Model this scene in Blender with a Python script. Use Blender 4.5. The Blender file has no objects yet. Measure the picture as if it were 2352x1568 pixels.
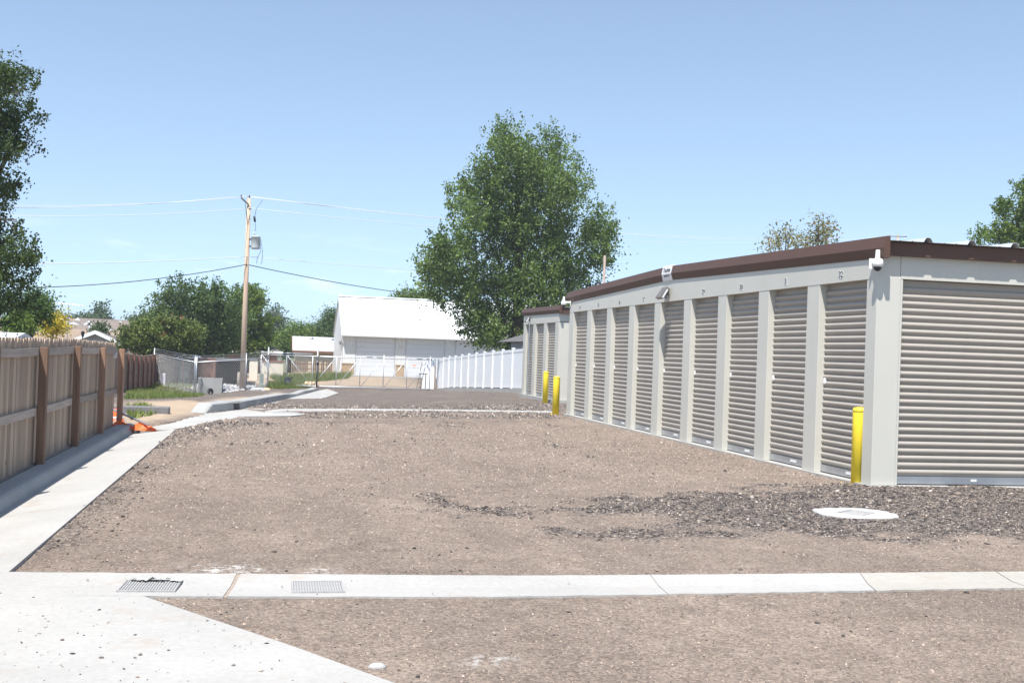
import bpy, math, random
import numpy as np
from mathutils import Vector, Matrix

random.seed(7)
RNG = np.random.default_rng(7)
R = math.radians
SC = bpy.context.scene
COL = SC.collection

# ------------------------------------------------------------------ camera, world, sun, exposure
CAM_H = 1.42
FPX = 2600.0                      # focal length in pixels of a 2352 px wide picture
YAW, PIT, ROL = R(11.86), R(.62), R(2.0)
FW = np.array([math.sin(YAW) * math.cos(PIT), math.cos(YAW) * math.cos(PIT), math.sin(PIT)])
_r0 = np.array([math.cos(YAW), -math.sin(YAW), 0.0])
_u0 = np.cross(_r0, FW)
CR = math.cos(ROL) * _r0 + math.sin(ROL) * _u0
CU = math.cos(ROL) * _u0 - math.sin(ROL) * _r0
cam_d = bpy.data.cameras.new('camera')
cam = bpy.data.objects.new('camera', cam_d)
COL.objects.link(cam)
cam_d.sensor_width = 36.0
cam_d.lens = FPX / 2352.0 * 36.0
cam_d.clip_start = 0.05
cam_d.clip_end = 9000.0
M = Matrix(((CR[0], CU[0], -FW[0], 0), (CR[1], CU[1], -FW[1], 0), (CR[2], CU[2], -FW[2], CAM_H), (0, 0, 0, 1)))
cam.matrix_world = M
SC.camera = cam

SUN_TO = Vector((-.27, -.42, 1.0)).normalized()
SUN_EL = math.asin(SUN_TO.z)
SUN_AZ = math.atan2(SUN_TO.x, SUN_TO.y)       # from +Y towards +X
world = bpy.data.worlds.new('World')
SC.world = world
world.use_nodes = True
wn = world.node_tree
wn.nodes.clear()
w_out = wn.nodes.new('ShaderNodeOutputWorld')
w_bg = wn.nodes.new('ShaderNodeBackground')
w_sky = wn.nodes.new('ShaderNodeTexSky')
w_sky.sky_type = 'NISHITA'
w_sky.sun_disc = False
w_sky.sun_elevation = SUN_EL
w_sky.sun_rotation = SUN_AZ
w_sky.altitude = 1500.0
w_sky.air_density = 1.0
w_sky.dust_density = .5
w_sky.ozone_density = 1.3
w_bg.inputs['Strength'].default_value = 0.12
# thin fair-weather clouds low over the horizon, the same all the way round
w_tc = wn.nodes.new('ShaderNodeTexCoord')
w_map = wn.nodes.new('ShaderNodeMapping')
w_map.inputs['Scale'].default_value = (9, 9, 44)
w_no = wn.nodes.new('ShaderNodeTexNoise')
w_no.inputs['Scale'].default_value = 1.0
w_no.inputs['Detail'].default_value = 6
w_no.inputs['Roughness'].default_value = .6
w_sep = wn.nodes.new('ShaderNodeSeparateXYZ')
w_el = wn.nodes.new('ShaderNodeValToRGB')
for i, (p, v) in enumerate([(.03, 0), (.055, 1), (.078, .9), (.10, 0)]):
    e = w_el.color_ramp.elements[i] if i < 2 else w_el.color_ramp.elements.new(p)
    e.position = p
    e.color = (v, v, v, 1)
w_th = wn.nodes.new('ShaderNodeMapRange')
w_th.inputs['From Min'].default_value = .55
w_th.inputs['From Max'].default_value = .78
w_mul = wn.nodes.new('ShaderNodeMath')
w_mul.operation = 'MULTIPLY'
w_mul2 = wn.nodes.new('ShaderNodeMath')
w_mul2.operation = 'MULTIPLY'
w_mul2.inputs[1].default_value = .5
w_mix = wn.nodes.new('ShaderNodeMix')
w_mix.data_type = 'RGBA'
w_mix.inputs['B'].default_value = (8.2, 8.0, 8.0, 1)
wl = wn.links.new
wl(w_tc.outputs['Generated'], w_map.inputs['Vector'])
wl(w_map.outputs[0], w_no.inputs['Vector'])
wl(w_tc.outputs['Generated'], w_sep.inputs[0])
wl(w_sep.outputs['Z'], w_el.inputs[0])
wl(w_no.outputs['Fac'], w_th.inputs['Value'])
wl(w_el.outputs['Color'], w_mul.inputs[0])
wl(w_th.outputs[0], w_mul.inputs[1])
wl(w_mul.outputs[0], w_mul2.inputs[0])
wl(w_mul2.outputs[0], w_mix.inputs['Factor'])
# the haze-bright rim of the sky model is cut off: the air here is clear and dry
w_vm = wn.nodes.new('ShaderNodeVectorMath')
w_vm.operation = 'MULTIPLY_ADD'
w_vm.inputs[1].default_value = (1, 1, .85)
w_vm.inputs[2].default_value = (0, 0, .085)
wl(w_tc.outputs['Generated'], w_vm.inputs[0])
wl(w_vm.outputs[0], w_sky.inputs['Vector'])
w_hs = wn.nodes.new('ShaderNodeHueSaturation')
w_hs.inputs['Saturation'].default_value = .86
wl(w_sky.outputs[0], w_hs.inputs['Color'])
w_tint = wn.nodes.new('ShaderNodeMix')
w_tint.data_type = 'RGBA'
w_tint.blend_type = 'MULTIPLY'
w_tint.inputs['Factor'].default_value = 1.0
w_tint.inputs['B'].default_value = (.99, 1.02, .995, 1)
wl(w_hs.outputs[0], w_tint.inputs['A'])
wl(w_tint.outputs['Result'], w_mix.inputs['A'])
wl(w_mix.outputs['Result'], w_bg.inputs['Color'])
wl(w_bg.outputs[0], w_out.inputs['Surface'])

sun_d = bpy.data.lights.new('sun', 'SUN')
sun_d.energy = 4.2
sun_d.angle = R(.53)
sun_d.color = (1.0, .96, .90)
sun = bpy.data.objects.new('sun', sun_d)
COL.objects.link(sun)
sun.rotation_euler = (-SUN_TO).to_track_quat('-Z', 'Y').to_euler()
sun.location = (-20, -40, 90)

SC.view_settings.view_transform = 'Standard'
SC.view_settings.look = 'None'
SC.view_settings.exposure = 0.84
SC.view_settings.gamma = 1.0
SC.render.engine = 'CYCLES'
SC.cycles.max_bounces = 6
SC.cycles.transparent_max_bounces = 8

# ------------------------------------------------------------------ terrain and pixel helpers
CAMP = np.array([0, 0, CAM_H])
TL = ([-60, 20, 26, 40, 50, 62, 75, 95, 110, 160, 400, 3000, 9000], [0, 0, -.06, -.42, -.82, -1.08, -1.1, -.8, -1.2, -3.0, -4.5, -5, -5])
TR = ([-60, 24, 38, 50, 58, 66, 75, 95, 110, 160, 400, 3000, 9000], [0, 0, -.05, -.32, -.64, -.98, -1.08, -.8, -1.2, -3, -4.5, -5, -5])


def terrain(x, y):
    x = np.asarray(x, float)
    y = np.asarray(y, float)
    t = np.clip((x - 3.0) / 6.0, 0, 1)
    t = t * t * (3 - 2 * t)
    z = np.interp(y, *TL) * (1 - t) + np.interp(y, *TR) * t
    # the yard falls a little towards the gutter on the left
    z = z - .012 * np.clip((.3 - x) / 1.8, 0, 1) * np.clip((24 - y) / 4, 0, 1)
    # drainage ditch at the fence corner
    return z - np.interp(y, [44, 50, 56, 63, 68], [0, .07, .16, .40, 0]) * np.exp(-((x + 3.7) / 2.1) ** 2)


def ray(px, py):
    return FW + (px - 1176.0) / FPX * CR + (784.0 - py) / FPX * CU


def at_y(px, py, Y):
    d = ray(px, py)
    return CAMP + d * (Y / d[1])


def at_x(px, py, X):
    d = ray(px, py)
    return CAMP + d * (X / d[0])


def at_z(px, py, Z):
    d = ray(px, py)
    return CAMP + d * ((Z - CAM_H) / d[2])


def at_ground(px, py, dz=0.0):
    d = ray(px, py)
    lo, hi = 1.0, 2.0
    while hi < 900 and (CAMP + d * hi)[2] > terrain(*(CAMP + d * hi)[:2]) + dz:
        lo = hi
        hi *= 1.03
    for _ in range(40):
        m = (lo + hi) / 2
        p = CAMP + d * m
        if p[2] > terrain(p[0], p[1]) + dz:
            lo = m
        else:
            hi = m
    return CAMP + d * hi


def tz(x, y):
    return float(terrain(x, y))


# ------------------------------------------------------------------ materials
MATS = {}


def _nodes(name):
    m = bpy.data.materials.new(name)
    m.use_nodes = True
    nt = m.node_tree
    b = nt.nodes['Principled BSDF']
    return m, nt, b


def noise(nt, scale, detail=4, rough=.55, coord='Object', vec=None):
    tc = nt.nodes.new('ShaderNodeTexCoord')
    n = nt.nodes.new('ShaderNodeTexNoise')
    n.inputs['Scale'].default_value = scale
    n.inputs['Detail'].default_value = detail
    n.inputs['Roughness'].default_value = rough
    if vec is not None:
        mp = nt.nodes.new('ShaderNodeMapping')
        mp.inputs['Scale'].default_value = vec
        nt.links.new(tc.outputs[coord], mp.inputs[0])
        nt.links.new(mp.outputs[0], n.inputs['Vector'])
    else:
        nt.links.new(tc.outputs[coord], n.inputs['Vector'])
    return n


def ramp(nt, src, stops):
    r = nt.nodes.new('ShaderNodeValToRGB')
    for i, (p, c) in enumerate(stops):
        e = r.color_ramp.elements[i] if i < 2 else r.color_ramp.elements.new(p)
        e.position = p
        e.color = (*c, 1) if len(c) == 3 else c
    nt.links.new(src, r.inputs[0])
    return r


def mixc(nt, fac, a, b, mode='MIX'):
    m = nt.nodes.new('ShaderNodeMix')
    m.data_type = 'RGBA'
    m.blend_type = mode
    for sock, v in (('Factor', fac), ('A', a), ('B', b)):
        if isinstance(v, (int, float)):
            m.inputs[sock].default_value = v
        elif isinstance(v, tuple):
            m.inputs[sock].default_value = (*v, 1) if len(v) == 3 else v
        else:
            nt.links.new(v, m.inputs[sock])
    return m.outputs['Result']


def bump(nt, b, h, strength=.3, dist=.01):
    bp = nt.nodes.new('ShaderNodeBump')
    bp.inputs['Strength'].default_value = strength
    bp.inputs['Distance'].default_value = dist
    nt.links.new(h, bp.inputs['Height'])
    nt.links.new(bp.outputs[0], b.inputs['Normal'])


def mat(name, col, rough=.6, metal=0.0, var=.12, scale=6.0, bumps=0.0, bscale=60.0, spec=.4, vec=None, bdist=.004):
    """painted / plain surface with slight uneven tone and relief"""
    if name in MATS:
        return MATS[name]
    m, nt, b = _nodes(name)
    n = noise(nt, scale, 6, .6, 'Object', vec)
    lo = tuple(c * (1 - var) for c in col)
    hi = tuple(min(1, c * (1 + var)) for c in col)
    r = ramp(nt, n.outputs['Fac'], [(.3, lo), (.7, hi)])
    nt.links.new(r.outputs[0], b.inputs['Base Color'])
    b.inputs['Roughness'].default_value = rough
    b.inputs['Metallic'].default_value = metal
    b.inputs['Specular IOR Level'].default_value = spec
    if bumps > 0:
        n2 = noise(nt, bscale, 5, .6, 'Object', vec)
        bump(nt, b, n2.outputs['Fac'], bumps, bdist)
    MATS[name] = m
    return m


def wood(name, a, c, grain=(30, 30, 1.6)):
    if name in MATS:
        return MATS[name]
    m, nt, b = _nodes(name)
    oi = nt.nodes.new('ShaderNodeObjectInfo')
    tc = nt.nodes.new('ShaderNodeTexCoord')
    add = nt.nodes.new('ShaderNodeVectorMath')
    add.operation = 'ADD'
    mul = nt.nodes.new('ShaderNodeMath')
    mul.operation = 'MULTIPLY'
    mul.inputs[1].default_value = 37.0
    nt.links.new(oi.outputs['Random'], mul.inputs[0])
    nt.links.new(tc.outputs['Object'], add.inputs[0])
    nt.links.new(mul.outputs[0], add.inputs[1])
    mp = nt.nodes.new('ShaderNodeMapping')
    mp.inputs['Scale'].default_value = grain
    nt.links.new(add.outputs[0], mp.inputs[0])
    n = nt.nodes.new('ShaderNodeTexNoise')
    n.inputs['Scale'].default_value = 1.0
    n.inputs['Detail'].default_value = 7
    n.inputs['Roughness'].default_value = .65
    nt.links.new(mp.outputs[0], n.inputs['Vector'])
    r = ramp(nt, n.outputs['Fac'], [(.28, a), (.5, tuple((x + y) / 2 for x, y in zip(a, c))), (.72, c)])
    # knots
    v = nt.nodes.new('ShaderNodeTexVoronoi')
    v.inputs['Scale'].default_value = 2.6
    nt.links.new(add.outputs[0], v.inputs['Vector'])
    kr = ramp(nt, v.outputs['Distance'], [(.035, (1, 1, 1)), (.075, (0, 0, 0))])
    k = mixc(nt, kr.outputs[0], r.outputs[0], tuple(x * .35 for x in a))
    # board to board tone
    hs = nt.nodes.new('ShaderNodeHueSaturation')
    mr = nt.nodes.new('ShaderNodeMapRange')
    mr.inputs['To Min'].default_value = .72
    mr.inputs['To Max'].default_value = 1.22
    nt.links.new(oi.outputs['Random'], mr.inputs[0])
    nt.links.new(mr.outputs[0], hs.inputs['Value'])
    nt.links.new(k, hs.inputs['Color'])
    nt.links.new(hs.outputs[0], b.inputs['Base Color'])
    b.inputs['Roughness'].default_value = .85
    bump(nt, b, n.outputs['Fac'], .35, .004)
    MATS[name] = m
    return m


def leafmat(name, dark, light, accent=None, trans=.35):
    if name in MATS:
        return MATS[name]
    m, nt, b = _nodes(name)
    at = nt.nodes.new('ShaderNodeAttribute')
    at.attribute_name = 'tint'
    stops = [(0.0, dark), (.8, light)]
    r = ramp(nt, at.outputs['Fac'], stops)
    col = r.outputs[0]
    if accent:
        at2 = ramp(nt, at.outputs['Fac'], [(.93, (0, 0, 0)), (.96, (1, 1, 1))])
        col = mixc(nt, at2.outputs[0], col, accent)
    nt.links.new(col, b.inputs['Base Color'])
    b.inputs['Roughness'].default_value = .5
    b.inputs['Specular IOR Level'].default_value = .35
    tr = nt.nodes.new('ShaderNodeBsdfTranslucent')
    tcx = mixc(nt, 1.0, col, (1.25, 1.3, .6), 'MULTIPLY')
    nt.links.new(tcx, tr.inputs['Color'])
    mx = nt.nodes.new('ShaderNodeMixShader')
    mx.inputs[0].default_value = trans
    nt.links.new(b.outputs[0], mx.inputs[1])
    nt.links.new(tr.outputs[0], mx.inputs[2])
    nt.links.new(mx.outputs[0], nt.nodes['Material Output'].inputs['Surface'])
    MATS[name] = m
    return m


def concrete(name, base=(.415, .405, .385), stain=.7):
    if name in MATS:
        return MATS[name]
    m, nt, b = _nodes(name)
    n1 = noise(nt, .9, 6, .6)
    n2 = noise(nt, 26, 6, .65)
    n3 = noise(nt, 2.2, 7, .7, vec=(1, 1, 1))
    c = ramp(nt, n1.outputs['Fac'], [(.3, tuple(x * .9 for x in base)), (.7, tuple(x * 1.06 for x in base))])
    c2 = ramp(nt, n2.outputs['Fac'], [(.3, (.9, .9, .9)), (.7, (1.05, 1.05, 1.05))])
    cc = mixc(nt, 1.0, c.outputs[0], c2.outputs[0], 'MULTIPLY')
    st = ramp(nt, n3.outputs['Fac'], [(.57, (0, 0, 0)), (.74, (stain, stain, stain))])
    cc = mixc(nt, st.outputs[0], cc, (.36, .29, .23))
    # specks of grit
    v = nt.nodes.new('ShaderNodeTexVoronoi')
    v.inputs['Scale'].default_value = 26
    tc = nt.nodes.new('ShaderNodeTexCoord')
    nt.links.new(tc.outputs['Object'], v.inputs['Vector'])
    sp = ramp(nt, v.outputs['Distance'], [(.05, (.45, .45, .45)), (.10, (0, 0, 0))])
    cc = mixc(nt, sp.outputs[0], cc, (.2, .17, .15))
    nt.links.new(cc, b.inputs['Base Color'])
    b.inputs['Roughness'].default_value = .9
    b.inputs['Specular IOR Level'].default_value = .2
    bump(nt, b, n2.outputs['Fac'], .25, .004)
    MATS[name] = m
    return m


def gravel_material():
    m, nt, b = _nodes('gravel')
    L = nt.links.new
    tc = nt.nodes.new('ShaderNodeTexCoord')

    def attr(n):
        a = nt.nodes.new('ShaderNodeAttribute')
        a.attribute_name = n
        return a.outputs['Fac']

    def vor(s):
        v = nt.nodes.new('ShaderNodeTexVoronoi')
        v.inputs['Scale'].default_value = s
        L(tc.outputs['Object'], v.inputs['Vector'])
        return v
    v1, v2 = vor(40), vor(66)
    nbig = noise(nt, .55, 6, .62)
    nmid = noise(nt, 4.0, 6, .65)
    nfine = noise(nt, 120, 4, .7)
    sep = nt.nodes.new('ShaderNodeSeparateColor')
    L(v1.outputs['Color'], sep.inputs[0])
    sep2 = nt.nodes.new('ShaderNodeSeparateColor')
    L(v2.outputs['Color'], sep2.inputs[0])
    # compacted fines
    fines = ramp(nt, nmid.outputs['Fac'], [(.25, (.176, .143, .118)), (.5, (.222, .181, .151)), (.78, (.272, .226, .190))])
    patch = ramp(nt, nbig.outputs['Fac'], [(.34, (.84, .83, .83)), (.66, (1.12, 1.11, 1.10))])
    fin = mixc(nt, 1.0, fines.outputs[0], patch.outputs[0], 'MULTIPLY')
    lane = ramp(nt, noise(nt, 1.0, 5, .6, 'Object', (1.7, .16, 1)).outputs['Fac'], [(.3, (.88, .88, .885)), (.7, (1.10, 1.095, 1.085))])
    fin = mixc(nt, 1.0, fin, lane.outputs[0], 'MULTIPLY')
    grain = ramp(nt, sep2.outputs[0], [(0, (.55, .54, .54)), (.3, (.9, .9, .9)), (.75, (1.08, 1.08, 1.07)), (1, (1.5, 1.45, 1.4))])
    fin = mixc(nt, .85, fin, grain.outputs[0], 'MULTIPLY')
    # loose stones
    stones = ramp(nt, sep.outputs[0], [(0, (.04, .036, .036)), (.3, (.085, .074, .07)), (.6, (.14, .118, .105)), (.85, (.22, .186, .16)), (1, (.38, .34, .30))])
    st2 = mixc(nt, .7, stones.outputs[0], grain.outputs[0], 'MULTIPLY')
    clod = ramp(nt, noise(nt, 15, 5, .7).outputs['Fac'], [(.3, (.62, .62, .62)), (.5, (1.0, 1.0, 1.0)), (.72, (1.55, 1.5, 1.45))])
    st2 = mixc(nt, 1.0, st2, clod.outputs[0], 'MULTIPLY')
    lo = attr('loose')
    wob = nt.nodes.new('ShaderNodeMath')
    wob.operation = 'MULTIPLY_ADD'
    L(nmid.outputs['Fac'], wob.inputs[0])
    wob.inputs[1].default_value = 1.1
    sub = nt.nodes.new('ShaderNodeMath')
    sub.operation = 'SUBTRACT'
    L(lo, sub.inputs[0])
    sub.inputs[1].default_value = .55
    L(sub.outputs[0], wob.inputs[2])
    mask = ramp(nt, wob.outputs[0], [(.30, (0, 0, 0)), (.62, (1, 1, 1))])
    col = mixc(nt, mask.outputs[0], fin, st2)
    # dry tan soil
    soil = ramp(nt, nmid.outputs['Fac'], [(.3, (.34, .255, .175)), (.7, (.47, .37, .275))])
    col = mixc(nt, attr('soil'), col, soil.outputs[0])
    # spilled pale cement
    ce = attr('cement')
    cm = nt.nodes.new('ShaderNodeMath')
    cm.operation = 'MULTIPLY'
    L(ce, cm.inputs[0])
    cr = ramp(nt, noise(nt, 14, 6, .75).outputs['Fac'], [(.48, (0, 0, 0)), (.6, (1, 1, 1))])
    L(cr.outputs[0], cm.inputs[1])
    col = mixc(nt, cm.outputs[0], col, (.55, .54, .52))
    L(col, b.inputs['Base Color'])
    b.inputs['Roughness'].default_value = .95
    b.inputs['Specular IOR Level'].default_value = .15
    # relief
    inv = nt.nodes.new('ShaderNodeMath')
    inv.operation = 'SUBTRACT'
    inv.inputs[0].default_value = 1.0
    L(v1.outputs['Distance'], inv.inputs[1])
    hm = nt.nodes.new('ShaderNodeMath')
    hm.operation = 'MULTIPLY'
    L(inv.outputs[0], hm.inputs[0])
    L(mask.outputs[0], hm.inputs[1])
    ad = nt.nodes.new('ShaderNodeMath')
    ad.operation = 'MULTIPLY_ADD'
    L(nfine.outputs['Fac'], ad.inputs[0])
    ad.inputs[1].default_value = .5
    L(hm.outputs[0], ad.inputs[2])
    ad2 = nt.nodes.new('ShaderNodeMath')
    ad2.operation = 'MULTIPLY_ADD'
    L(v2.outputs['Distance'], ad2.inputs[0])
    ad2.inputs[1].default_value = -.35
    L(ad.outputs[0], ad2.inputs[2])
    bump(nt, b, ad2.outputs[0], .55, .016)
    MATS['gravel'] = m
    return m


def field_material():
    m, nt, b = _nodes('field')
    n1 = noise(nt, .05, 6, .6)
    n2 = noise(nt, 1.6, 7, .7)
    c1 = ramp(nt, n2.outputs['Fac'], [(.3, (.10, .12, .045)), (.55, (.20, .19, .09)), (.75, (.33, .27, .16))])
    c2 = ramp(nt, n1.outputs['Fac'], [(.35, (.8, .85, .8)), (.65, (1.15, 1.05, 1.0))])
    c = mixc(nt, 1.0, c1.outputs[0], c2.outputs[0], 'MULTIPLY')
    nt.links.new(c, b.inputs['Base Color'])
    b.inputs['Roughness'].default_value = .95
    bump(nt, b, n2.outputs['Fac'], .5, .05)
    MATS['field'] = m
    return m


def attrcol(name, attr='col', rough=.9):
    m, nt, b = _nodes(name)
    a = nt.nodes.new('ShaderNodeAttribute')
    a.attribute_name = attr
    nt.links.new(a.outputs['Color'], b.inputs['Base Color'])
    b.inputs['Roughness'].default_value = rough
    b.inputs['Specular IOR Level'].default_value = .2
    MATS[name] = m
    return m


def shingle_mat(name, col):
    if name in MATS:
        return MATS[name]
    m, nt, b = _nodes(name)
    n = noise(nt, 7, 6, .7, vec=(1, 1, 3))
    n2 = noise(nt, .6, 4, .6)
    c = ramp(nt, n.outputs['Fac'], [(.3, tuple(x * .75 for x in col)), (.7, tuple(x * 1.25 for x in col))])
    c2 = ramp(nt, n2.outputs['Fac'], [(.3, (.9, .9, .9)), (.7, (1.1, 1.1, 1.1))])
    nt.links.new(mixc(nt, 1.0, c.outputs[0], c2.outputs[0], 'MULTIPLY'), b.inputs['Base Color'])
    b.inputs['Roughness'].default_value = .95
    MATS[name] = m
    return m


m_wall = mat('wall_paint', (.56, .548, .49), .42, var=.03, scale=1.2, bumps=.04, bscale=9)
m_door = mat('door_paint', (.375, .342, .30), .36, var=.05, scale=3, vec=(1, 1, 6))
m_bar = mat('aluminium_bar', (.52, .54, .56), .38, .85, var=.08)
m_brown = mat('brown_trim', (.105, .057, .042), .55, var=.06, scale=2.5)
m_roofw = mat('roof_sheet', (.62, .64, .66), .35, .3, var=.06, scale=1.5)
m_white = mat('white_plastic', (.78, .78, .77), .35, var=.03)
m_vinyl = mat('white_vinyl', (.80, .81, .82), .4, var=.02, scale=1)
m_dark = mat('dark_smoked', (.03, .03, .032), .15, var=.1)
m_ink = mat('sign_ink', (.02, .02, .03), .5, var=.05)
m_bronze = mat('bronze_housing', (.20, .18, .165), .4, .3, var=.08)
m_lens = mat('lamp_lens', (.72, .76, .8), .15, var=.03)
m_yellow = mat('bollard_yellow', (.93, .72, .05), .45, var=.06, scale=3)
m_galv = mat('galvanised', (.46, .48, .50), .4, .75, var=.12, scale=8)
m_galvl = mat('galvanised_bright', (.66, .68, .70), .38, .5, var=.06, scale=8)
m_black = mat('black_paint', (.022, .022, .026), .4, var=.1)
m_picket = wood('weathered_picket', (.32, .235, .168), (.50, .395, .30))
m_rail = wood('weathered_rail', (.30, .25, .21), (.45, .385, .33), (30, 1.6, 30))
m_post = wood('cedar_post', (.19, .108, .07), (.35, .215, .145))
m_redp = wood('red_cedar_picket', (.24, .15, .10), (.37, .25, .18))
m_redpost = wood('red_cedar_post', (.16, .06, .04), (.28, .12, .08))
m_pole = wood('pole_wood', (.40, .275, .19), (.58, .44, .33), (14, 14, .5))
m_conc = concrete('new_concrete')
m_conc2 = concrete('pad_concrete', (.44, .437, .425), .15)
m_concg = concrete('grey_concrete', (.37, .37, .357), .35)
m_barnw = mat('barn_siding', (.72, .722, .705), .5, var=.03, scale=2)
m_barnr = mat('barn_roof', (.66, .67, .68), .5, var=.02, scale=1)
m_barnd = mat('barn_door_paint', (.70, .708, .715), .45, var=.03)
m_stone = mat('tan_wainscot', (.46, .32, .20), .8, var=.22, scale=9, bumps=.5, bscale=12, bdist=.03)
m_bark = mat('bark', (.06, .045, .035), .95, var=.35, scale=5, bumps=.8, bscale=9, vec=(1, 1, .2), bdist=.05)
m_glass = mat('window_glass', (.04, .05, .06), .08, var=.1, spec=.8)
m_orange = mat('orange_plastic', (.80, .13, .03), .5, var=.1)
m_green = mat('pedestal_green', (.30, .40, .31), .5, var=.06)
m_lid = mat('steel_lid', (.37, .365, .355), .7, .1, var=.2, scale=20)
m_wire = mat('bare_wire', (.85, .85, .85), .4, 0, var=.03)
m_wired = mat('black_cable', (.05, .05, .055), .6, var=.1)
m_grey = mat('transformer_grey', (.48, .51, .52), .4, var=.05)
m_shing = shingle_mat('grey_brown_shingle', (.20, .165, .145))
m_shing2 = shingle_mat('dark_shingle', (.12, .115, .12))
m_shing3 = shingle_mat('tan_shingle', (.28, .21, .16))
m_sidg = mat('grey_siding', (.36, .38, .40), .6, var=.05)
m_sidb = mat('beige_siding', (.60, .48, .36), .7, var=.06)
m_brick = mat('brown_siding', (.24, .12, .09), .8, var=.2, scale=8)
m_cream = mat('cream_panel', (.72, .66, .55), .7, var=.04)
m_sand = mat('sandstone', (.60, .44, .28), .85, var=.25, scale=4, bumps=.6, bscale=9, bdist=.02)
m_carp = mat('car_paint_silver', (.35, .37, .40), .25, .5, var=.03)
m_chrome = mat('rim_metal', (.5, .5, .5), .3, .9, var=.05)
m_tyre = mat('tyre_rubber', (.02, .02, .02), .8, var=.1)
m_grass = leafmat('grass_blades', (.09, .15, .035), (.26, .29, .10), None, .3)
m_teal = mat('teal_tarp', (.16, .26, .27), .6, var=.1)
gravel_material()
field_material()
attrcol('pebble_stone')
attrcol('rock_stone')


# ------------------------------------------------------------------ mesh builder
class MB:
    def __init__(self):
        self.v = []
        self.f = []

    def add(self, vs, fs):
        o = len(self.v)
        self.v += [tuple(float(c) for c in p) for p in vs]
        self.f += [tuple(i + o for i in f) for f in fs]
        return self

    def box(self, x0, x1, y0, y1, z0, z1):
        vs = [(x0, y0, z0), (x1, y0, z0), (x1, y1, z0), (x0, y1, z0), (x0, y0, z1), (x1, y0, z1), (x1, y1, z1), (x0, y1, z1)]
        return self.add(vs, [(0, 3, 2, 1), (4, 5, 6, 7), (0, 1, 5, 4), (1, 2, 6, 5), (2, 3, 7, 6), (3, 0, 4, 7)])

    def cbox(self, x0, x1, y0, y1, z0, z1, c=.01):
        """box with chamfered vertical edges and top"""
        pts = [(x0 + c, y0), (x1 - c, y0), (x1, y0 + c), (x1, y1 - c), (x1 - c, y1), (x0 + c, y1), (x0, y1 - c), (x0, y0 + c)]
        mx, my = (x0 + x1) / 2, (y0 + y1) / 2
        ins = [(mx + (x - mx) * (1 - 2 * c / (x1 - x0)), my + (y - my) * (1 - 2 * c / (y1 - y0))) for x, y in pts]
        vs = [(x, y, z0) for x, y in pts] + [(x, y, z1 - c) for x, y in pts] + [(x, y, z1) for x, y in ins]
        fs = [tuple(range(7, -1, -1)), tuple(range(16, 24))]
        for k in range(2):
            for i in range(8):
                j = (i + 1) % 8
                fs.append((k * 8 + i, k * 8 + j, k * 8 + 8 + j, k * 8 + 8 + i))
        return self.add(vs, fs)

    def tube(self, pts, r, n=8, caps=True):
        pts = [Vector(p) for p in pts]
        rs = r if isinstance(r, (list, tuple)) else [r] * len(pts)
        vs, fs = [], []
        for i, p in enumerate(pts):
            a = pts[max(0, i - 1)]
            c = pts[min(len(pts) - 1, i + 1)]
            t = (c - a).normalized()
            ref = Vector((0, 0, 1)) if abs(t.z) < .9 else Vector((1, 0, 0))
            u = t.cross(ref).normalized()
            w = t.cross(u)
            for k in range(n):
                an = 2 * math.pi * k / n
                vs.append(p + (u * math.cos(an) + w * math.sin(an)) * rs[i])
        for i in range(len(pts) - 1):
            for k in range(n):
                j = (k + 1) % n
                fs.append((i * n + k, i * n + j, (i + 1) * n + j, (i + 1) * n + k))
        if caps:
            fs.append(tuple(range(n - 1, -1, -1)))
            fs.append(tuple(range((len(pts) - 1) * n, len(pts) * n)))
        return self.add(vs, fs)

    def lathe(self, prof, cx=0, cy=0, n=20):
        vs, fs = [], []
        for r, z in prof:
            for k in range(n):
                a = 2 * math.pi * k / n
                vs.append((cx + r * math.cos(a), cy + r * math.sin(a), z))
        for i in range(len(prof) - 1):
            for k in range(n):
                j = (k + 1) % n
                fs.append((i * n + k, i * n + j, (i + 1) * n + j, (i + 1) * n + k))
        fs.append(tuple(range(n - 1, -1, -1)))
        fs.append(tuple(range((len(prof) - 1) * n, len(prof) * n)))
        return self.add(vs, fs)

    def sweep(self, sections, closed=True):
        """list of equally long 3D sections joined in order"""
        n = len(sections[0])
        vs = [p for s in sections for p in s]
        fs = []
        for i in range(len(sections) - 1):
            for k in range(n if closed else n - 1):
                j = (k + 1) % n
                fs.append((i * n + k, (i + 1) * n + k, (i + 1) * n + j, i * n + j))
        if closed:
            fs.append(tuple(range(n)))
            fs.append(tuple(range(len(sections) * n - 1, (len(sections) - 1) * n - 1, -1)))
        return self.add(vs, fs)

    def prism(self, poly, z0, z1, top=None):
        """2D polygon extruded; top may be a function (x,y)->z"""
        n = len(poly)
        zt = top or (lambda x, y: z1)
        vs = [(x, y, z0 if top is None else zt(x, y) - (z1 - z0)) for x, y in poly] + [(x, y, zt(x, y)) for x, y in poly]
        fs = [tuple(range(n - 1, -1, -1)), tuple(range(n, 2 * n))]
        for i in range(n):
            j = (i + 1) % n
            fs.append((i, j, n + j, n + i))
        return self.add(vs, fs)

    def mesh(self, name, m, smooth=False):
        me = bpy.data.meshes.new(name)
        me.from_pydata(self.v, [], self.f)
        if m:
            me.materials.append(m)
        if smooth:
            me.polygons.foreach_set('use_smooth', [True] * len(me.polygons))
        me.update()
        return me

    def build(self, name, m, parent=None, smooth=False, loc=None, fix=True):
        me = self.mesh(name, m, smooth)
        if fix:
            import bmesh
            bm = bmesh.new()
            bm.from_mesh(me)
            bmesh.ops.recalc_face_normals(bm, faces=bm.faces)
            bm.to_mesh(me)
            bm.free()
            if smooth:
                me.polygons.foreach_set('use_smooth', [True] * len(me.polygons))
        return link(name, me, parent, loc)


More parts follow.
